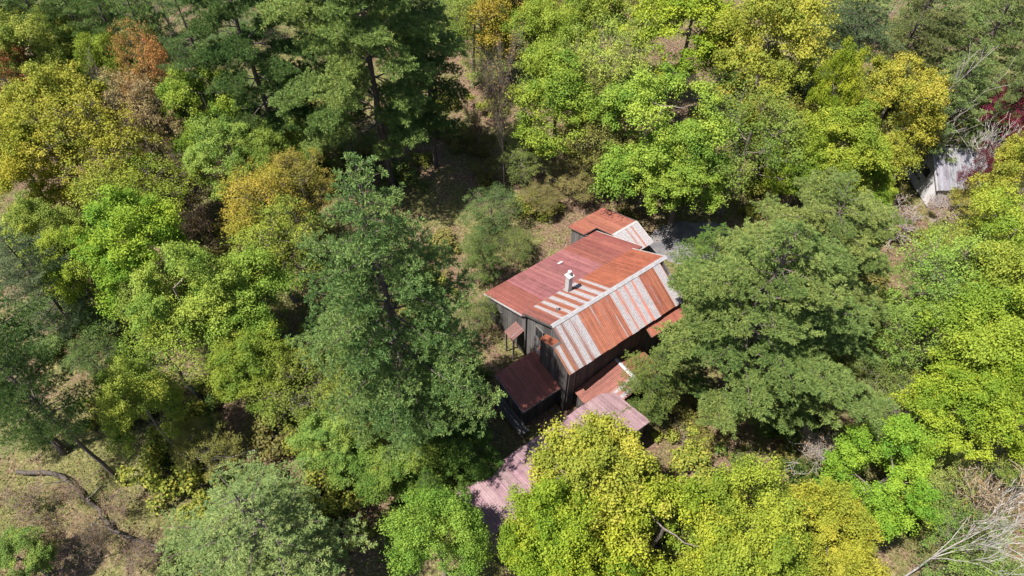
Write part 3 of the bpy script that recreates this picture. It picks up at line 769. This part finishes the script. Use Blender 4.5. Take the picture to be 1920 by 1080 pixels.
TREES = [
    ('greatpine', -6.41, 21.4, 24, 5.5, (0.13, 0.2, 0.058), 'tallest feathery blue-green pine, standing left of the red roofed house'),
    ('pine', -12.22, 12.2, 13, 5.6, (0.18, 0.235, 0.075), 'broad pale green pine at the bottom edge, its trunk seen from above'),
    ('highpine', -29.47, 19.93, 17, 4.3, (0.085, 0.14, 0.038), 'dark pine at the left edge with a bare leaning lower trunk'),
    ('highpine', -24.68, 17.65, 16, 2.5, (0.085, 0.14, 0.038), 'dark pine with a thick mossy trunk base beside the small lime tree'),
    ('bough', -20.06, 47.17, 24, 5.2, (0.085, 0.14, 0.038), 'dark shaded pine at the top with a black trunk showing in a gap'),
    ('bough', -10.8, 45.74, 25, 6.4, (0.165, 0.23, 0.06), 'very tall bright green pine reaching past the top edge, left of the clearing'),
    ('pine', -7.0, 48.34, 18, 3.6, (0.085, 0.14, 0.038), 'narrow dark pine with a bare dark trunk at the edge of the clearing'),
    ('bough', 13.92, 23.02, 18.5, 6.5, (0.13, 0.18, 0.047), 'huge dense pine with layered boughs covering the right side of the house'),
    ('bough', 18.95, 28.42, 15, 5.0, (0.15, 0.19, 0.05), 'round topped dense pine just behind the huge layered pine'),
    ('pine', 13.92, 31.38, 9.5, 2.9, (0.13, 0.2, 0.04), 'small light green pine between the house roof and the huge pine'),
    ('pine', -43.33, 54.45, 16.67, 3.46, (0.125, 0.19, 0.05), 'leftmost dark conifer of the row in the top left corner'),
    ('pine', -40.07, 53.94, 16.67, 3.45, (0.125, 0.19, 0.05), 'second dark conifer from the left in the top left corner'),
    ('pine', -37.35, 54.28, 16.67, 3.46, (0.125, 0.19, 0.05), 'middle conifer of the dark row along the top left'),
    ('pine', -34.56, 54.45, 16.67, 3.46, (0.125, 0.19, 0.05), 'light green conifer right of the middle in the top left row'),
    ('pine', -31.54, 53.18, 16.67, 3.19, (0.125, 0.19, 0.05), 'last conifer of the top left row, above the orange tree'),
    ('pine', -25.81, 49.94, 18.33, 3.25, (0.145, 0.21, 0.07), 'pale blue-green pine on the left flank of the dark shaded pine'),
    ('pine', 28.68, 52.36, 16.67, 4.97, (0.1, 0.14, 0.06), 'grey-green feathery pine behind the gold and yellow maples at the top right'),
    ('pine', 41.59, 54.28, 16.67, 4.84, (0.16, 0.21, 0.06), 'light olive-green pine in the top right corner'),
    ('pine', 36.59, 47.67, 13.33, 3.97, (0.16, 0.21, 0.065), 'light feathery pine behind the grey shed and the leaning dead trunk'),
    ('pine', 35.76, 56.19, 16.67, 4.23, (0.16, 0.18, 0.06), 'olive tinged pine between the grey-green pine and the top right corner pine'),
    ('pine', 41.1, 47.71, 15.0, 3.26, (0.14, 0.19, 0.06), 'pale pine at the right edge above the burgundy tree'),
    ('pine', -31.09, 28.42, 13.33, 2.42, (0.17, 0.22, 0.11), 'small pale blue-green pine at the left edge above the dark pine'),
    ('pine', -4.62, 14.99, 8.33, 1.25, (0.13, 0.22, 0.04), 'pine sapling poking up beside the corner of the pink barn roof'),
    ('pine', -15.66, 52.75, 18.33, 3.13, (0.11, 0.175, 0.05), 'mid green pine between the dark shaded pine and the very tall pine'),
    ('pine', 9.2, 22.4, 8.8, 2.4, (0.14, 0.19, 0.045), 'small pine between the right end of the barn and the huge pine'),
    ('maple', -40.89, 52.91, 14.06, 3.04, (0.206, 0.255, 0.045), 'yellow-green tree in front of the top left conifers'),
    ('airy', -43.11, 49.92, 12.5, 2.58, (0.291, 0.112, 0.048), 'rust orange tree cut by the left edge'),
    ('maple', -38.17, 52.69, 12.5, 2.12, (0.19, 0.241, 0.042), 'small bright yellow-green tree between the conifers and the golden tree'),
    ('maple', -35.08, 52.53, 12.5, 2.22, (0.222, 0.288, 0.036), 'pale yellow-green tree left of the orange topped tree'),
    ('maple', -35.91, 44.19, 14.06, 3.81, (0.275, 0.281, 0.037), 'golden yellow tree at the upper left'),
    ('maple', -36.74, 39.07, 12.5, 3.63, (0.279, 0.281, 0.029), 'yellow-green tree at the left edge below the golden tree'),
    ('airy', -31.4, 40.3, 13.28, 4.35, (0.268, 0.266, 0.031), 'broad olive-gold tree right of the golden tree'),
    ('airy', -27.83, 36.51, 10.94, 3.58, (0.181, 0.226, 0.027), 'thin olive tree with dark stems showing under its crown'),
    ('airy', -30.51, 49.97, 14.06, 2.44, (0.394, 0.224, 0.066), 'tree with an orange-brown budding top at the upper left'),
    ('twig', -34.74, 50.37, 10.94, 1.93, (0.32, 0.28, 0.26), 'grey leafless tree top between golden and orange trees'),
    ('airy', -30.23, 46.15, 10.94, 3.01, (0.278, 0.216, 0.099), 'half bare brown-olive tree below the orange topped tree'),
    ('twig', -27.29, 42.01, 9.38, 2.98, (0.27, 0.21, 0.16), 'leafless brown tree on the slope right of the olive-gold tree'),
    ('maple', -25.51, 47.16, 12.5, 3.1, (0.166, 0.25, 0.032), 'fresh green tree at the foot of the dark shaded pine'),
    ('maple', -22.35, 42.26, 10.16, 2.99, (0.204, 0.289, 0.055), 'low spreading light green tree in front of the dark shaded pine'),
    ('maple', -19.42, 44.32, 9.38, 2.19, (0.21, 0.279, 0.048), 'small light green tree right of the low spreading one'),
    ('twig', -24.15, 36.18, 7.81, 2.42, (0.2, 0.14, 0.1), 'thin leafless trees leaning in the brown gap at the left'),
    ('airy', -18.33, 36.12, 10.94, 3.11, (0.296, 0.258, 0.036), 'orange-olive tree left of the tallest pine'),
    ('airy', -16.51, 39.51, 9.38, 2.59, (0.242, 0.215, 0.04), 'olive tree tucked under the very tall pine'),
    ('maple', -32.64, 32.92, 10.94, 2.65, (0.225, 0.278, 0.049), 'yellow-green tree at the left edge under the olive-gold tree'),
    ('maple', -25.34, 30.82, 11.72, 3.5, (0.19, 0.289, 0.027), 'large bright green maple at the middle left'),
    ('maple', -28.88, 30.2, 10.94, 2.26, (0.197, 0.282, 0.034), 'yellow-green tree between the small pale pine and the large bright maple'),
    ('maple', -20.82, 27.06, 11.72, 3.32, (0.21, 0.285, 0.043), 'pale lime maple left of the tallest pine'),
    ('airy', -16.85, 32.56, 9.38, 3.24, (0.2, 0.251, 0.034), 'olive-green tree against the left side of the tallest pine'),
    ('maple', -18.06, 27.56, 9.38, 3.23, (0.18, 0.266, 0.035), 'mid green tree between the pale lime maple and the tallest pine'),
    ('airy', -21.53, 23.96, 9.38, 2.88, (0.203, 0.283, 0.041), 'light green tree over the shaded hollow at the left'),
    ('maple', -16.42, 23.09, 8.59, 2.87, (0.159, 0.215, 0.026), 'yellow-green tree with a stub of dark trunk showing below it'),
    ('maple', -21.77, 19.6, 10.16, 2.06, (0.225, 0.278, 0.041), 'small bright lime tree standing alone by the brown forest floor'),
    ('airy', -12.88, 21.46, 7.81, 3.01, (0.149, 0.183, 0.029), 'olive undergrowth tree left of the tallest pine trunk'),
    ('airy', -9.6, 21.0, 7.03, 3.21, (0.181, 0.219, 0.037), 'loose yellow-green tree at the foot of the tallest pine'),
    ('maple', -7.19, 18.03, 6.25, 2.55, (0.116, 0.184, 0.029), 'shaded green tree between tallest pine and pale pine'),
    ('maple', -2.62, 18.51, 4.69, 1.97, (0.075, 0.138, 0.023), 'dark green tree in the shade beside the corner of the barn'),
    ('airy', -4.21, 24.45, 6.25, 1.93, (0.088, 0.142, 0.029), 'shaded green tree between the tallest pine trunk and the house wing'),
    ('pine', -2.2, 34.37, 6.67, 1.8, (0.13, 0.19, 0.05), 'low pine sapling behind the near corner of the rear roof'),
    ('maple', -3.95, 12.21, 10.94, 2.23, (0.179, 0.281, 0.039), 'bright green maple left of the pink barn corner'),
    ('maple', 4.42, 14.29, 13.44, 3.71, (0.274, 0.287, 0.037), 'golden yellow maple overhanging the pink barn roof'),
    ('maple', 1.88, 11.08, 12.5, 2.56, (0.214, 0.285, 0.024), 'lime maple in front of the pink barn roof'),
    ('maple', 6.98, 11.6, 12.5, 3.16, (0.223, 0.279, 0.025), 'yellow-green maple right of the golden yellow maple'),
    ('maple', 2.8, 9.83, 12.5, 2.8, (0.201, 0.281, 0.024), 'lime maple at the bottom edge in front of the barn'),
    ('maple', 11.88, 12.31, 11.72, 2.65, (0.231, 0.286, 0.032), 'left one of two bright yellow maples at the bottom right'),
    ('maple', 15.94, 12.21, 10.94, 2.49, (0.27, 0.282, 0.031), 'right one of two bright yellow maples at the bottom right'),
    ('maple', 11.14, 10.1, 11.72, 2.81, (0.238, 0.284, 0.03), 'bright yellow maple at the bottom edge below two others'),
    ('maple', 15.81, 10.65, 10.16, 2.29, (0.231, 0.25, 0.029), 'yellow maple at the bottom edge beside the white dead tree'),
    ('maple', 20.16, 15.59, 10.16, 2.83, (0.176, 0.29, 0.028), 'light green tree above the white dead tree'),
    ('maple', 28.69, 23.2, 12.5, 3.47, (0.22, 0.29, 0.031), 'yellow-green maple at the right edge, brightest of its clump'),
    ('maple', 25.87, 19.43, 10.94, 3.09, (0.202, 0.276, 0.025), 'lime tree at the right, below the brightest maple of the clump'),
    ('maple', 29.19, 19.6, 10.94, 2.46, (0.218, 0.288, 0.024), 'yellow-green tree cut by the right edge'),
    ('airy', 28.5, 28.34, 10.94, 3.81, (0.187, 0.283, 0.048), 'light green airy tree right of the huge pine'),
    ('maple', 33.77, 31.48, 12.5, 3.09, (0.216, 0.288, 0.034), 'yellow-green tree at the right edge below the shed'),
    ('maple', 37.1, 37.03, 12.5, 2.75, (0.27, 0.28, 0.037), 'yellow tree covering the right end of the shed'),
    ('maple', 32.23, 27.75, 12.5, 2.93, (0.235, 0.28, 0.038), 'yellow-tinted tree at the right edge level with the house'),
    ('airy', 26.01, 25.61, 9.38, 2.75, (0.159, 0.241, 0.047), 'pale green tree in the shade of the huge pine'),
    ('airy', 32.41, 33.73, 7.81, 2.0, (0.223, 0.272, 0.047), 'small pale tree in front of the shed'),
    ('maple', 25.1, 40.91, 12.5, 3.9, (0.213, 0.269, 0.029), 'bright lime maple left of the shed'),
    ('maple', 25.02, 45.21, 14.06, 1.93, (0.238, 0.283, 0.023), 'narrow lime maple crown standing above the bright lime maple'),
    ('maple', 31.02, 46.75, 13.28, 3.46, (0.278, 0.279, 0.035), 'golden maple behind the bright lime maple'),
    ('maple', 28.16, 40.22, 7.03, 2.18, (0.203, 0.283, 0.031), 'mid green maple at the left corner of the shed'),
    ('maple', 23.27, 41.42, 10.16, 2.49, (0.204, 0.278, 0.027), 'small light green maple right of the shaded drive'),
    ('maple', 15.01, 54.45, 15.62, 5.16, (0.216, 0.28, 0.024), 'tall yellow-green maple at the top behind the drive'),
    ('maple', 20.89, 49.74, 15.62, 4.9, (0.272, 0.28, 0.037), 'tall golden maple at the top right of the house'),
    ('maple', 11.24, 43.32, 14.06, 4.33, (0.187, 0.281, 0.037), 'vivid green maple behind the rear end of the house'),
    ('airy', 18.0, 42.17, 12.5, 4.34, (0.135, 0.189, 0.032), 'olive maple under the tall golden maple'),
    ('maple', 13.64, 40.84, 10.94, 3.68, (0.17, 0.257, 0.034), 'vivid green lower maple beside the drive'),
    ('airy', -1.26, 60.46, 12.5, 3.73, (0.295, 0.237, 0.033), 'olive tree right of the very tall pine at the top edge'),
    ('maple', 3.41, 56.95, 12.5, 3.33, (0.221, 0.284, 0.036), 'yellow-green tree at the top behind the bare tree'),
    ('maple', 7.54, 58.12, 14.06, 3.44, (0.204, 0.259, 0.036), 'light green tree at the top middle'),
    ('airy', 11.62, 59.8, 14.06, 3.38, (0.225, 0.214, 0.05), 'pale olive tree at the top edge left of the tall yellow-green maple'),
    ('maple', 3.76, 47.27, 11.72, 3.93, (0.192, 0.265, 0.032), 'yellow-green tree right of the bare tree by the clearing'),
    ('airy', 8.18, 51.12, 13.28, 4.04, (0.23, 0.284, 0.051), 'thinly leaved olive tree at the top middle'),
    ('airy', 7.46, 45.4, 10.16, 3.5, (0.167, 0.171, 0.041), 'thinly leaved brown-olive tree by the edge of the clearing'),
    ('airy', 41.23, 46.81, 10.16, 3.05, (0.137, 0.019, 0.031), 'burgundy leaved tree at the right edge above the shed'),
    ('airy', 37.48, 41.75, 8.59, 1.17, (0.132, 0.02, 0.031), 'small burgundy leaved tree over the shed roof'),
    ('airy', 2.55, 61.61, 12.5, 2.9, (0.221, 0.186, 0.035), 'olive brown tree at the top edge right of the olive one'),
    ('airy', 21.45, 45.8, 10.94, 2.74, (0.296, 0.285, 0.046), 'orange-olive tree beneath the tall golden maple'),
    ('maple', -2.91, 64.24, 10.94, 3.31, (0.238, 0.283, 0.044), 'green-olive tree at the top edge between the olive one and the very tall pine'),
    ('maple', 1.27, 60.49, 10.94, 2.91, (0.228, 0.286, 0.046), 'yellow-olive tree at the top edge directly behind the bare tree'),
    ('airy', -1.83, 59.35, 6.25, 2.98, (0.195, 0.242, 0.049), 'low green understory tree behind the bare tree'),
    ('airy', 0.27, 65.24, 9.38, 3.07, (0.222, 0.213, 0.04), 'green-olive tree at the top edge above the bare tree'),
    ('airy', -4.1, 60.97, 10.94, 3.21, (0.158, 0.216, 0.04), 'light green tree at the top edge touching the very tall pine'),
    ('maple', 28.54, 59.33, 14.06, 3.09, (0.28, 0.29, 0.048), 'yellow-green tree at the top edge between gold maple and grey-green pine'),
    ('airy', 25.7, 12.55, 5.47, 2.53, (0.134, 0.206, 0.042), 'green understory tree at the bottom right beneath leafless limbs'),
    ('airy', 25.87, 16.79, 4.69, 2.18, (0.196, 0.242, 0.055), 'olive understory tree left of the brown leafless tree'),
    ('airy', 30.42, 17.92, 5.47, 1.83, (0.198, 0.253, 0.05), 'green understory tree at the right edge above the brown leafless tree'),
    ('maple', -27.48, 12.27, 4.69, 1.86, (0.159, 0.231, 0.047), 'green bush in the bottom left corner'),
    ('airy', -19.16, 19.04, 4.69, 1.88, (0.197, 0.194, 0.045), 'olive bush at the left of the broad pale pine'),
    ('airy', -9.04, 25.04, 7.81, 2.18, (0.18, 0.236, 0.052), 'shaded light green tree left of the tallest pine trunk'),
    ('maple', -10.95, 18.55, 6.25, 2.02, (0.202, 0.29, 0.057), 'light green tree behind the broad pale pine'),
    ('airy', -23.59, 28.23, 9.38, 2.44, (0.217, 0.278, 0.049), 'yellow-green tree between two lime maples at the left'),
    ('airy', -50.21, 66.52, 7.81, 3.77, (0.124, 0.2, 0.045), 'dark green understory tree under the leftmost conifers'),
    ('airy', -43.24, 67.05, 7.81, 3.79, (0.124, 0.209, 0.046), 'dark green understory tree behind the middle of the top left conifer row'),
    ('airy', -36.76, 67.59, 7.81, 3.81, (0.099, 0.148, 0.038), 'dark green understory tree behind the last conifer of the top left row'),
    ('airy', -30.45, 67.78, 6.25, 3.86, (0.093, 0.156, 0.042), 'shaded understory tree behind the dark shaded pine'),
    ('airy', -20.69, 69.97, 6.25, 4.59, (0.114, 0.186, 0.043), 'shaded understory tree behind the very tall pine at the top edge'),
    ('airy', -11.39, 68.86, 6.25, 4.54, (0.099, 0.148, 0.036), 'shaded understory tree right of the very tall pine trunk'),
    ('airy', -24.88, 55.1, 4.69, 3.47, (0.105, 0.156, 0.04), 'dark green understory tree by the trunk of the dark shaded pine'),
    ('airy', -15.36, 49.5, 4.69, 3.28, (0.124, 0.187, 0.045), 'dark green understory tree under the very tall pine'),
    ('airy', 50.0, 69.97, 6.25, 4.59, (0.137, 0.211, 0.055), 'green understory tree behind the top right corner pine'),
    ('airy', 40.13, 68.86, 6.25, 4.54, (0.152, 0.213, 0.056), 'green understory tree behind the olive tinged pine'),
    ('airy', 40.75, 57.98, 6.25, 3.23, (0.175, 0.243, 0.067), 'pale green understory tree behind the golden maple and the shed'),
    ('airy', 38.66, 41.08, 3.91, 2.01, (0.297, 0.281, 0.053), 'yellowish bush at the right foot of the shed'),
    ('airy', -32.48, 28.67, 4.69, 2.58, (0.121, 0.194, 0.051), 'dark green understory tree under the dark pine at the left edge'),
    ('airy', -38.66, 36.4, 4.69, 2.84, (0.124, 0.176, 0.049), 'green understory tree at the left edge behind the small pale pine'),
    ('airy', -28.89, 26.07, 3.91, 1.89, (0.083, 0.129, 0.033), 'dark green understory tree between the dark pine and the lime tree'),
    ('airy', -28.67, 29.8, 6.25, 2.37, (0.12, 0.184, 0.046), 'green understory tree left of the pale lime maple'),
    ('airy', -31.37, 20.58, 3.91, 1.94, (0.151, 0.191, 0.056), 'olive bush under the dark pine at the left edge'),
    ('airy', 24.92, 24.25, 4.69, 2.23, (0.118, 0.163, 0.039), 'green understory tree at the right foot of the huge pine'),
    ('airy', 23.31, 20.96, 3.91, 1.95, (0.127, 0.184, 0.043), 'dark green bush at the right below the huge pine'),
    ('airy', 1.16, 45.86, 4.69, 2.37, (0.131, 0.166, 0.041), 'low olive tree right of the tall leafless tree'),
    ('airy', 0.21, 37.04, 3.12, 1.65, (0.112, 0.141, 0.039), 'dark bush at the edge of the clearing behind the rear roof'),  # added bush, dark crown colour stands in for pine shade on the clearing
    ('airy', -1.52, 39.94, 4.69, 2.27, (0.091, 0.14, 0.04), 'dark green understory tree in the shaded clearing left of the rear roof'),  # added too, dark green in place of the shade the pine would cast
    ('airy', 2.49, 42.33, 2.81, 1.65, (0.165, 0.151, 0.049), 'low olive bush in the clearing behind the rear roof'),  # added brush, brownish tone filling in for the clearing's missing shade
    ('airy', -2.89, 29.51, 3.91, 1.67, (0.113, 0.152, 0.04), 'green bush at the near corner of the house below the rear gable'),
    ('airy', 5.5, 44.36, 3.91, 2.35, (0.189, 0.17, 0.058), 'low brownish bush on the far side of the clearing'),
    ('bare', -0.72, 45.19, 15, 2.6, (0.22, 0.18, 0.14), 'tall leafless tree standing in the clearing behind the house'),
    ('bare', -2.74, 49.38, 7, 1.5, (0.16, 0.12, 0.09), 'crooked leafless trunk left of the tall leafless tree'),
    ('dead', 22.92, 11.99, 13, 2.6, (0.48, 0.45, 0.41), 'whitish dead tree with spreading bare limbs at the bottom right'),
    ('twig', 26.66, 14.64, 8.59, 3.08, (0.3, 0.24, 0.17), 'brown leafless tree with dense fine twigs in the bottom right corner'),
    ('twig', 19.28, 18.86, 4.69, 2.47, (0.36, 0.32, 0.29), 'grey leafless bush in the dark gap under the huge pine'),
    ('twig', 15.18, 18.44, 3.12, 1.83, (0.25, 0.17, 0.12), 'sparse brown bush in the dark gap below the huge pine'),
    ('twig', 24.81, 21.28, 6.25, 1.68, (0.34, 0.3, 0.27), 'grey leafless bush between the huge pine and the lime tree'),
    ('dead', 34.6, 46.6, 14.5, 2.3, (0.42, 0.37, 0.34), 'slender dead trunk leaning right, behind the shed'),
    ('dead', 38.9, 43.2, 9.5, 3.2, (0.5, 0.46, 0.43), 'pale leafless tree rising out of the burgundy tree'),
    ('twig', 32.13, 39.53, 3.91, 2.69, (0.33, 0.28, 0.27), 'grey bramble thicket in front of the shed'),
    ('twig', 36.56, 41.8, 2.34, 2.48, (0.34, 0.26, 0.24), 'reddish grey brush against the shed wall'),
    ('twig', 10.54, 12.96, 6.25, 1.47, (0.27, 0.21, 0.17), 'leafless bush between the yellow maples at the bottom'),
    ('twig', -26.42, 13.61, 4.69, 1.82, (0.2, 0.15, 0.11), 'leafless sapling beside the fallen trunk at the bottom left'),
    ('twig', -29.51, 16.21, 3.12, 1.94, (0.2, 0.15, 0.11), 'leafless brown brush between the fallen trunk and the left edge'),
    ('twig', -24.15, 15.91, 2.34, 1.78, (0.22, 0.16, 0.12), 'leafless brown brush on the dry ground left of the broad pale pine'),
    ('twig', -21.6, 13.2, 2.34, 1.55, (0.19, 0.14, 0.11), 'leafless brush at the thin end of the fallen trunk'),
    ('twig', -26.72, 16.62, 2.81, 1.63, (0.18, 0.14, 0.1), 'leafless brush under the leaning dark pine trunks'),
    ('twig', -24.03, 13.31, 4.69, 1.51, (0.2, 0.15, 0.11), 'second leafless sapling beside the fallen trunk, nearer its middle'),
    ('twig', 7.57, 46.19, 2.34, 2.6, (0.22, 0.11, 0.1), 'dark reddish brush at the far side of the clearing'),
    ('twig', -30.35, 55.71, 14.06, 2.37, (0.25, 0.22, 0.17), 'brownish leafless tree between top left conifers and the pale pine'),
    ('twig', -0.62, 13.34, 3.12, 0.93, (0.45, 0.33, 0.33), 'pinkish bare brush below the pink barn corner'),
]

SPECIAL_ROT = {}
used = {k: 0 for k in VAR}
def plant(kind, x, y, h, r_, col, label, group=None, rot=None, lean=(0, 0), wood=None):
    vs = VAR[kind]; i = used[kind] % len(vs); used[kind] += 1
    wm, lm, (r0, cz, H) = vs[i]
    if rot is None: rot = random.uniform(0, 6.28)
    t = thing(NAME[kind], label, CAT[kind], (x, y, float(gh(x, y))-0.05), (lean[0], lean[1], 0), group)
    sx = r_/r0; sz = h/H
    for nm, me in (('trunk', wm), ('crown', lm)):
        if me is None: continue
        o = link(nm, me, t)
        o.rotation_euler = (0, 0, rot); o.scale = (sx*random.uniform(0.94, 1.06), sx*random.uniform(0.94, 1.06), sz)
        if nm == 'trunk':
            if kind in ('bare', 'dead', 'twig'): c = col
            elif kind in ('pine', 'bough', 'highpine', 'greatpine'): c = (0.085, 0.065, 0.055)
            else: c = (0.16, 0.13, 0.11)
            o.color = tuple(wood or c)+(1,)
        else:
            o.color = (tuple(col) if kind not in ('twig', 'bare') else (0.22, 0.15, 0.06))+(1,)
    return t

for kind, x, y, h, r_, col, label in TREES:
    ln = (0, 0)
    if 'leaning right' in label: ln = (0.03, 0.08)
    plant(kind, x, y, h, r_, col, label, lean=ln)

# ------------------------------------------------------------------ low growth
def shrub(seed, n=2600):
    r = np.random.default_rng(seed)
    C = r.normal(size=(16, 3))*np.array([0.5, 0.5, 0.22])+np.array([0, 0, 0.55])
    c = C[r.integers(0, 16, n)]; d = unit(r.normal(size=(n, 3))+np.array([0, 0, 0.5])); P = c+d*0.30*r.uniform(0.5, 1.1, (n, 1))
    P[:, 2] = np.abs(P[:, 2])
    V, F, T_ = leaves(P, unit(d+r.normal(size=d.shape)*0.6+np.array([0, 0, 0.5])), r.uniform(0.05, 0.11, n), 0.8)
    segs = [(np.zeros(3), q*0.9, 0.02, 0.008) for q in C]
    wv, wf = tubes(segs, 4)
    return np_mesh('wood', wv, wf, M_BARK), np_mesh('crown', V, F, M_LEAF, attr={'tint': T_})
SHR = [shrub(500+i) for i in range(3)]

def in_building(x, y, m=0.4):
    dx, dy = x-HO[0], y-HO[1]; u = dx*math.cos(HA)+dy*math.sin(HA); v = -(-dx*math.sin(HA)+dy*math.cos(HA))
    if -4.6-m < u < 13.2+m and -9.4-m < v < 5.2+m and not (u < -0.2-m and v < -1.4-m): return True
    if -10.8-m < u < 3.1+m and 3.7-m < v < 7.8+m: return True
    if abs(x-38.8) < 3.2+m and abs(y-44) < 3.6+m: return True
    return False
def in_drive(x, y): return 10.5 < x < 23 and 34 < y < 41.5

rs = np.random.default_rng(77)
cnt = 0
SC = [('dark green', (0.08, 0.12, 0.025)), ('yellow-green', (0.2, 0.22, 0.035)), ('olive', (0.16, 0.15, 0.04))]
while cnt < 260:
    y = rs.uniform(11, 62); x = rs.uniform(-0.72*y-14, 0.72*y+14)
    if in_building(x, y, 0.9) or in_drive(x, y): continue
    if math.hypot((x+25)*0.7, y-14.5) < 4.0: continue
    nm, c = SC[rs.integers(0, 3)]
    if -6 < x < 9 and 32 < y < 46 and rs.random() < 0.75: continue
    s = rs.uniform(0.8, 2.3)
    t = thing('shrub', 'low %s shrub in the undergrowth beneath the trees' % nm, 'shrub', (x, y, float(gh(x, y))-0.05), (0, 0, rs.uniform(0, 6.28)), 'low %s shrubs in the undergrowth' % nm)
    wm, lm = SHR[cnt % 3]
    for n_, me in (('stem', wm), ('crown', lm)):
        o = link(n_, me, t); o.scale = (s, s, s*rs.uniform(0.7, 1.2))
        o.color = tuple(np.array(c)*rs.uniform(0.8, 1.25))+(1,) if n_ == 'crown' else (0.14, 0.11, 0.09, 1)
    cnt += 1

# grass, ferns and leaf litter: nobody could count it
def cover(name, n, size, colr, zmul, seed, clump=0.5, keep=None):
    r = np.random.default_rng(seed)
    y = r.uniform(8, 84, n*2); x = r.uniform(-1, 1, n*2)*(0.80*y+27)
    dens = np.sin(x*0.33+seed)*np.cos(y*0.29+seed*2)+0.6*np.sin(x*0.9+y*0.7)+r.normal(0, 0.7, n*2)
    ok = dens > clump-0.5
    x, y = x[ok][:n], y[ok][:n]
    g = np.array([not (in_building(a, b, 0.15) or (keep and keep(a, b))) for a, b in zip(x, y)])
    x, y = x[g], y[g]; m = len(x)
    z = gh(x, y)+r.random(m)**2*zmul+0.03
    P = np.stack([x, y, z], -1)
    Nn = unit(r.normal(size=(m, 3))*0.75+np.array([0, 0, 0.8]))
    global rng
    rng = r
    V, F, T_ = leaves(P, Nn, size*r.uniform(0.4, 1.0, m)*np.where(r.random(m) < 0.12, 1.9, 1.0), 0.6)
    o = link(name, np_mesh(name, V, F, M_LEAF, attr={'tint': T_}), kind='stuff'); o.color = colr+(1,)
    return o
cover('ground_cover', 170000, 0.13, (0.13, 0.16, 0.035), 0.7, 3, 0.1, in_drive)
cover('dry_grass', 120000, 0.11, (0.19, 0.165, 0.065), 0.35, 4, -0.1, in_drive)
cover('leaf_litter', 80000, 0.11, (0.19, 0.11, 0.075), 0.08, 5, -0.6)

# fallen trunk curving across the bottom left corner
fp = [(-32.0, 18.6, 0.5), (-28.71, 18.17, 0.45), (-27.4, 17.2, 0.4), (-25.68, 15.9, 0.35), (-24.1, 14.6, 0.3), (-23.0, 14.1, 0.3), (-21.4, 13.6, 0.25), (-19.6, 13.1, 0.2), (-18.4, 12.7, 0.12)]
fr = [0.20, 0.19, 0.18, 0.17, 0.16, 0.14, 0.11, 0.08, 0.05]
_t = np.linspace(0, 8, 30); _fp = np.array(fp); _rl = np.random.default_rng(9)
fr = list(np.interp(_t, range(9), fr)*0.72*_rl.uniform(0.85, 1.15, 30))
fp = np.stack([np.interp(_t, range(9), _fp[:, k]) for k in range(3)], -1)+_rl.normal(0, 0.07, (30, 3))*np.array([1, 1, 0.6])
ft = thing('fallen_trunk', 'long curved fallen tree trunk on the dry grass at the bottom left', 'fallen tree', (-24.1, 14.6, 0))
fs = [(np.array(fp[i])-[24.1*-1, 14.6, 0], np.array(fp[i+1])-[-24.1, 14.6, 0], fr[i], fr[i+1]) for i in range(29)]
fs = [(a+[0, 0, float(gh(a[0]-24.1, a[1]+14.6))], b+[0, 0, float(gh(b[0]-24.1, b[1]+14.6))], c, d) for a, b, c, d in fs]
wv, wf = tubes(fs, 8)
o = link('trunk', np_mesh('trunk', wv, wf, M_BARK, smooth=True), ft); o.color = (0.07, 0.055, 0.045, 1)
for i in (5, 9, 12, 15, 18, 21, 23, 26):
    p = fs[i][0]; a = random.uniform(0, 6.28)
    q = p+np.array([math.cos(a)*0.9, math.sin(a)*0.9, 0.9])
    wv, wf = tubes([(p, q, 0.05, 0.03), (q, q+np.array([math.cos(a+0.6)*0.7, math.sin(a+0.6)*0.7, 0.5]), 0.03, 0.01)], 5)
    o = link('branch', np_mesh('branch', wv, wf, M_BARK, smooth=True), ft); o.color = (0.2, 0.17, 0.15, 1)
# white dead branch lying by the shaded hollow
wb, _, _ = bare(430, 3.4, 1.2, 3, 0.7, 0.06, kids=(2, 3), up=0.1)
db = thing('dead_branch', 'white dead branch lying in the shaded hollow at the left', 'branch', (-16.6, 19.6, 1.2), (0.2, -1.35, 0.3))
o = link('branch', wb, db); o.color = (0.5, 0.46, 0.42, 1)
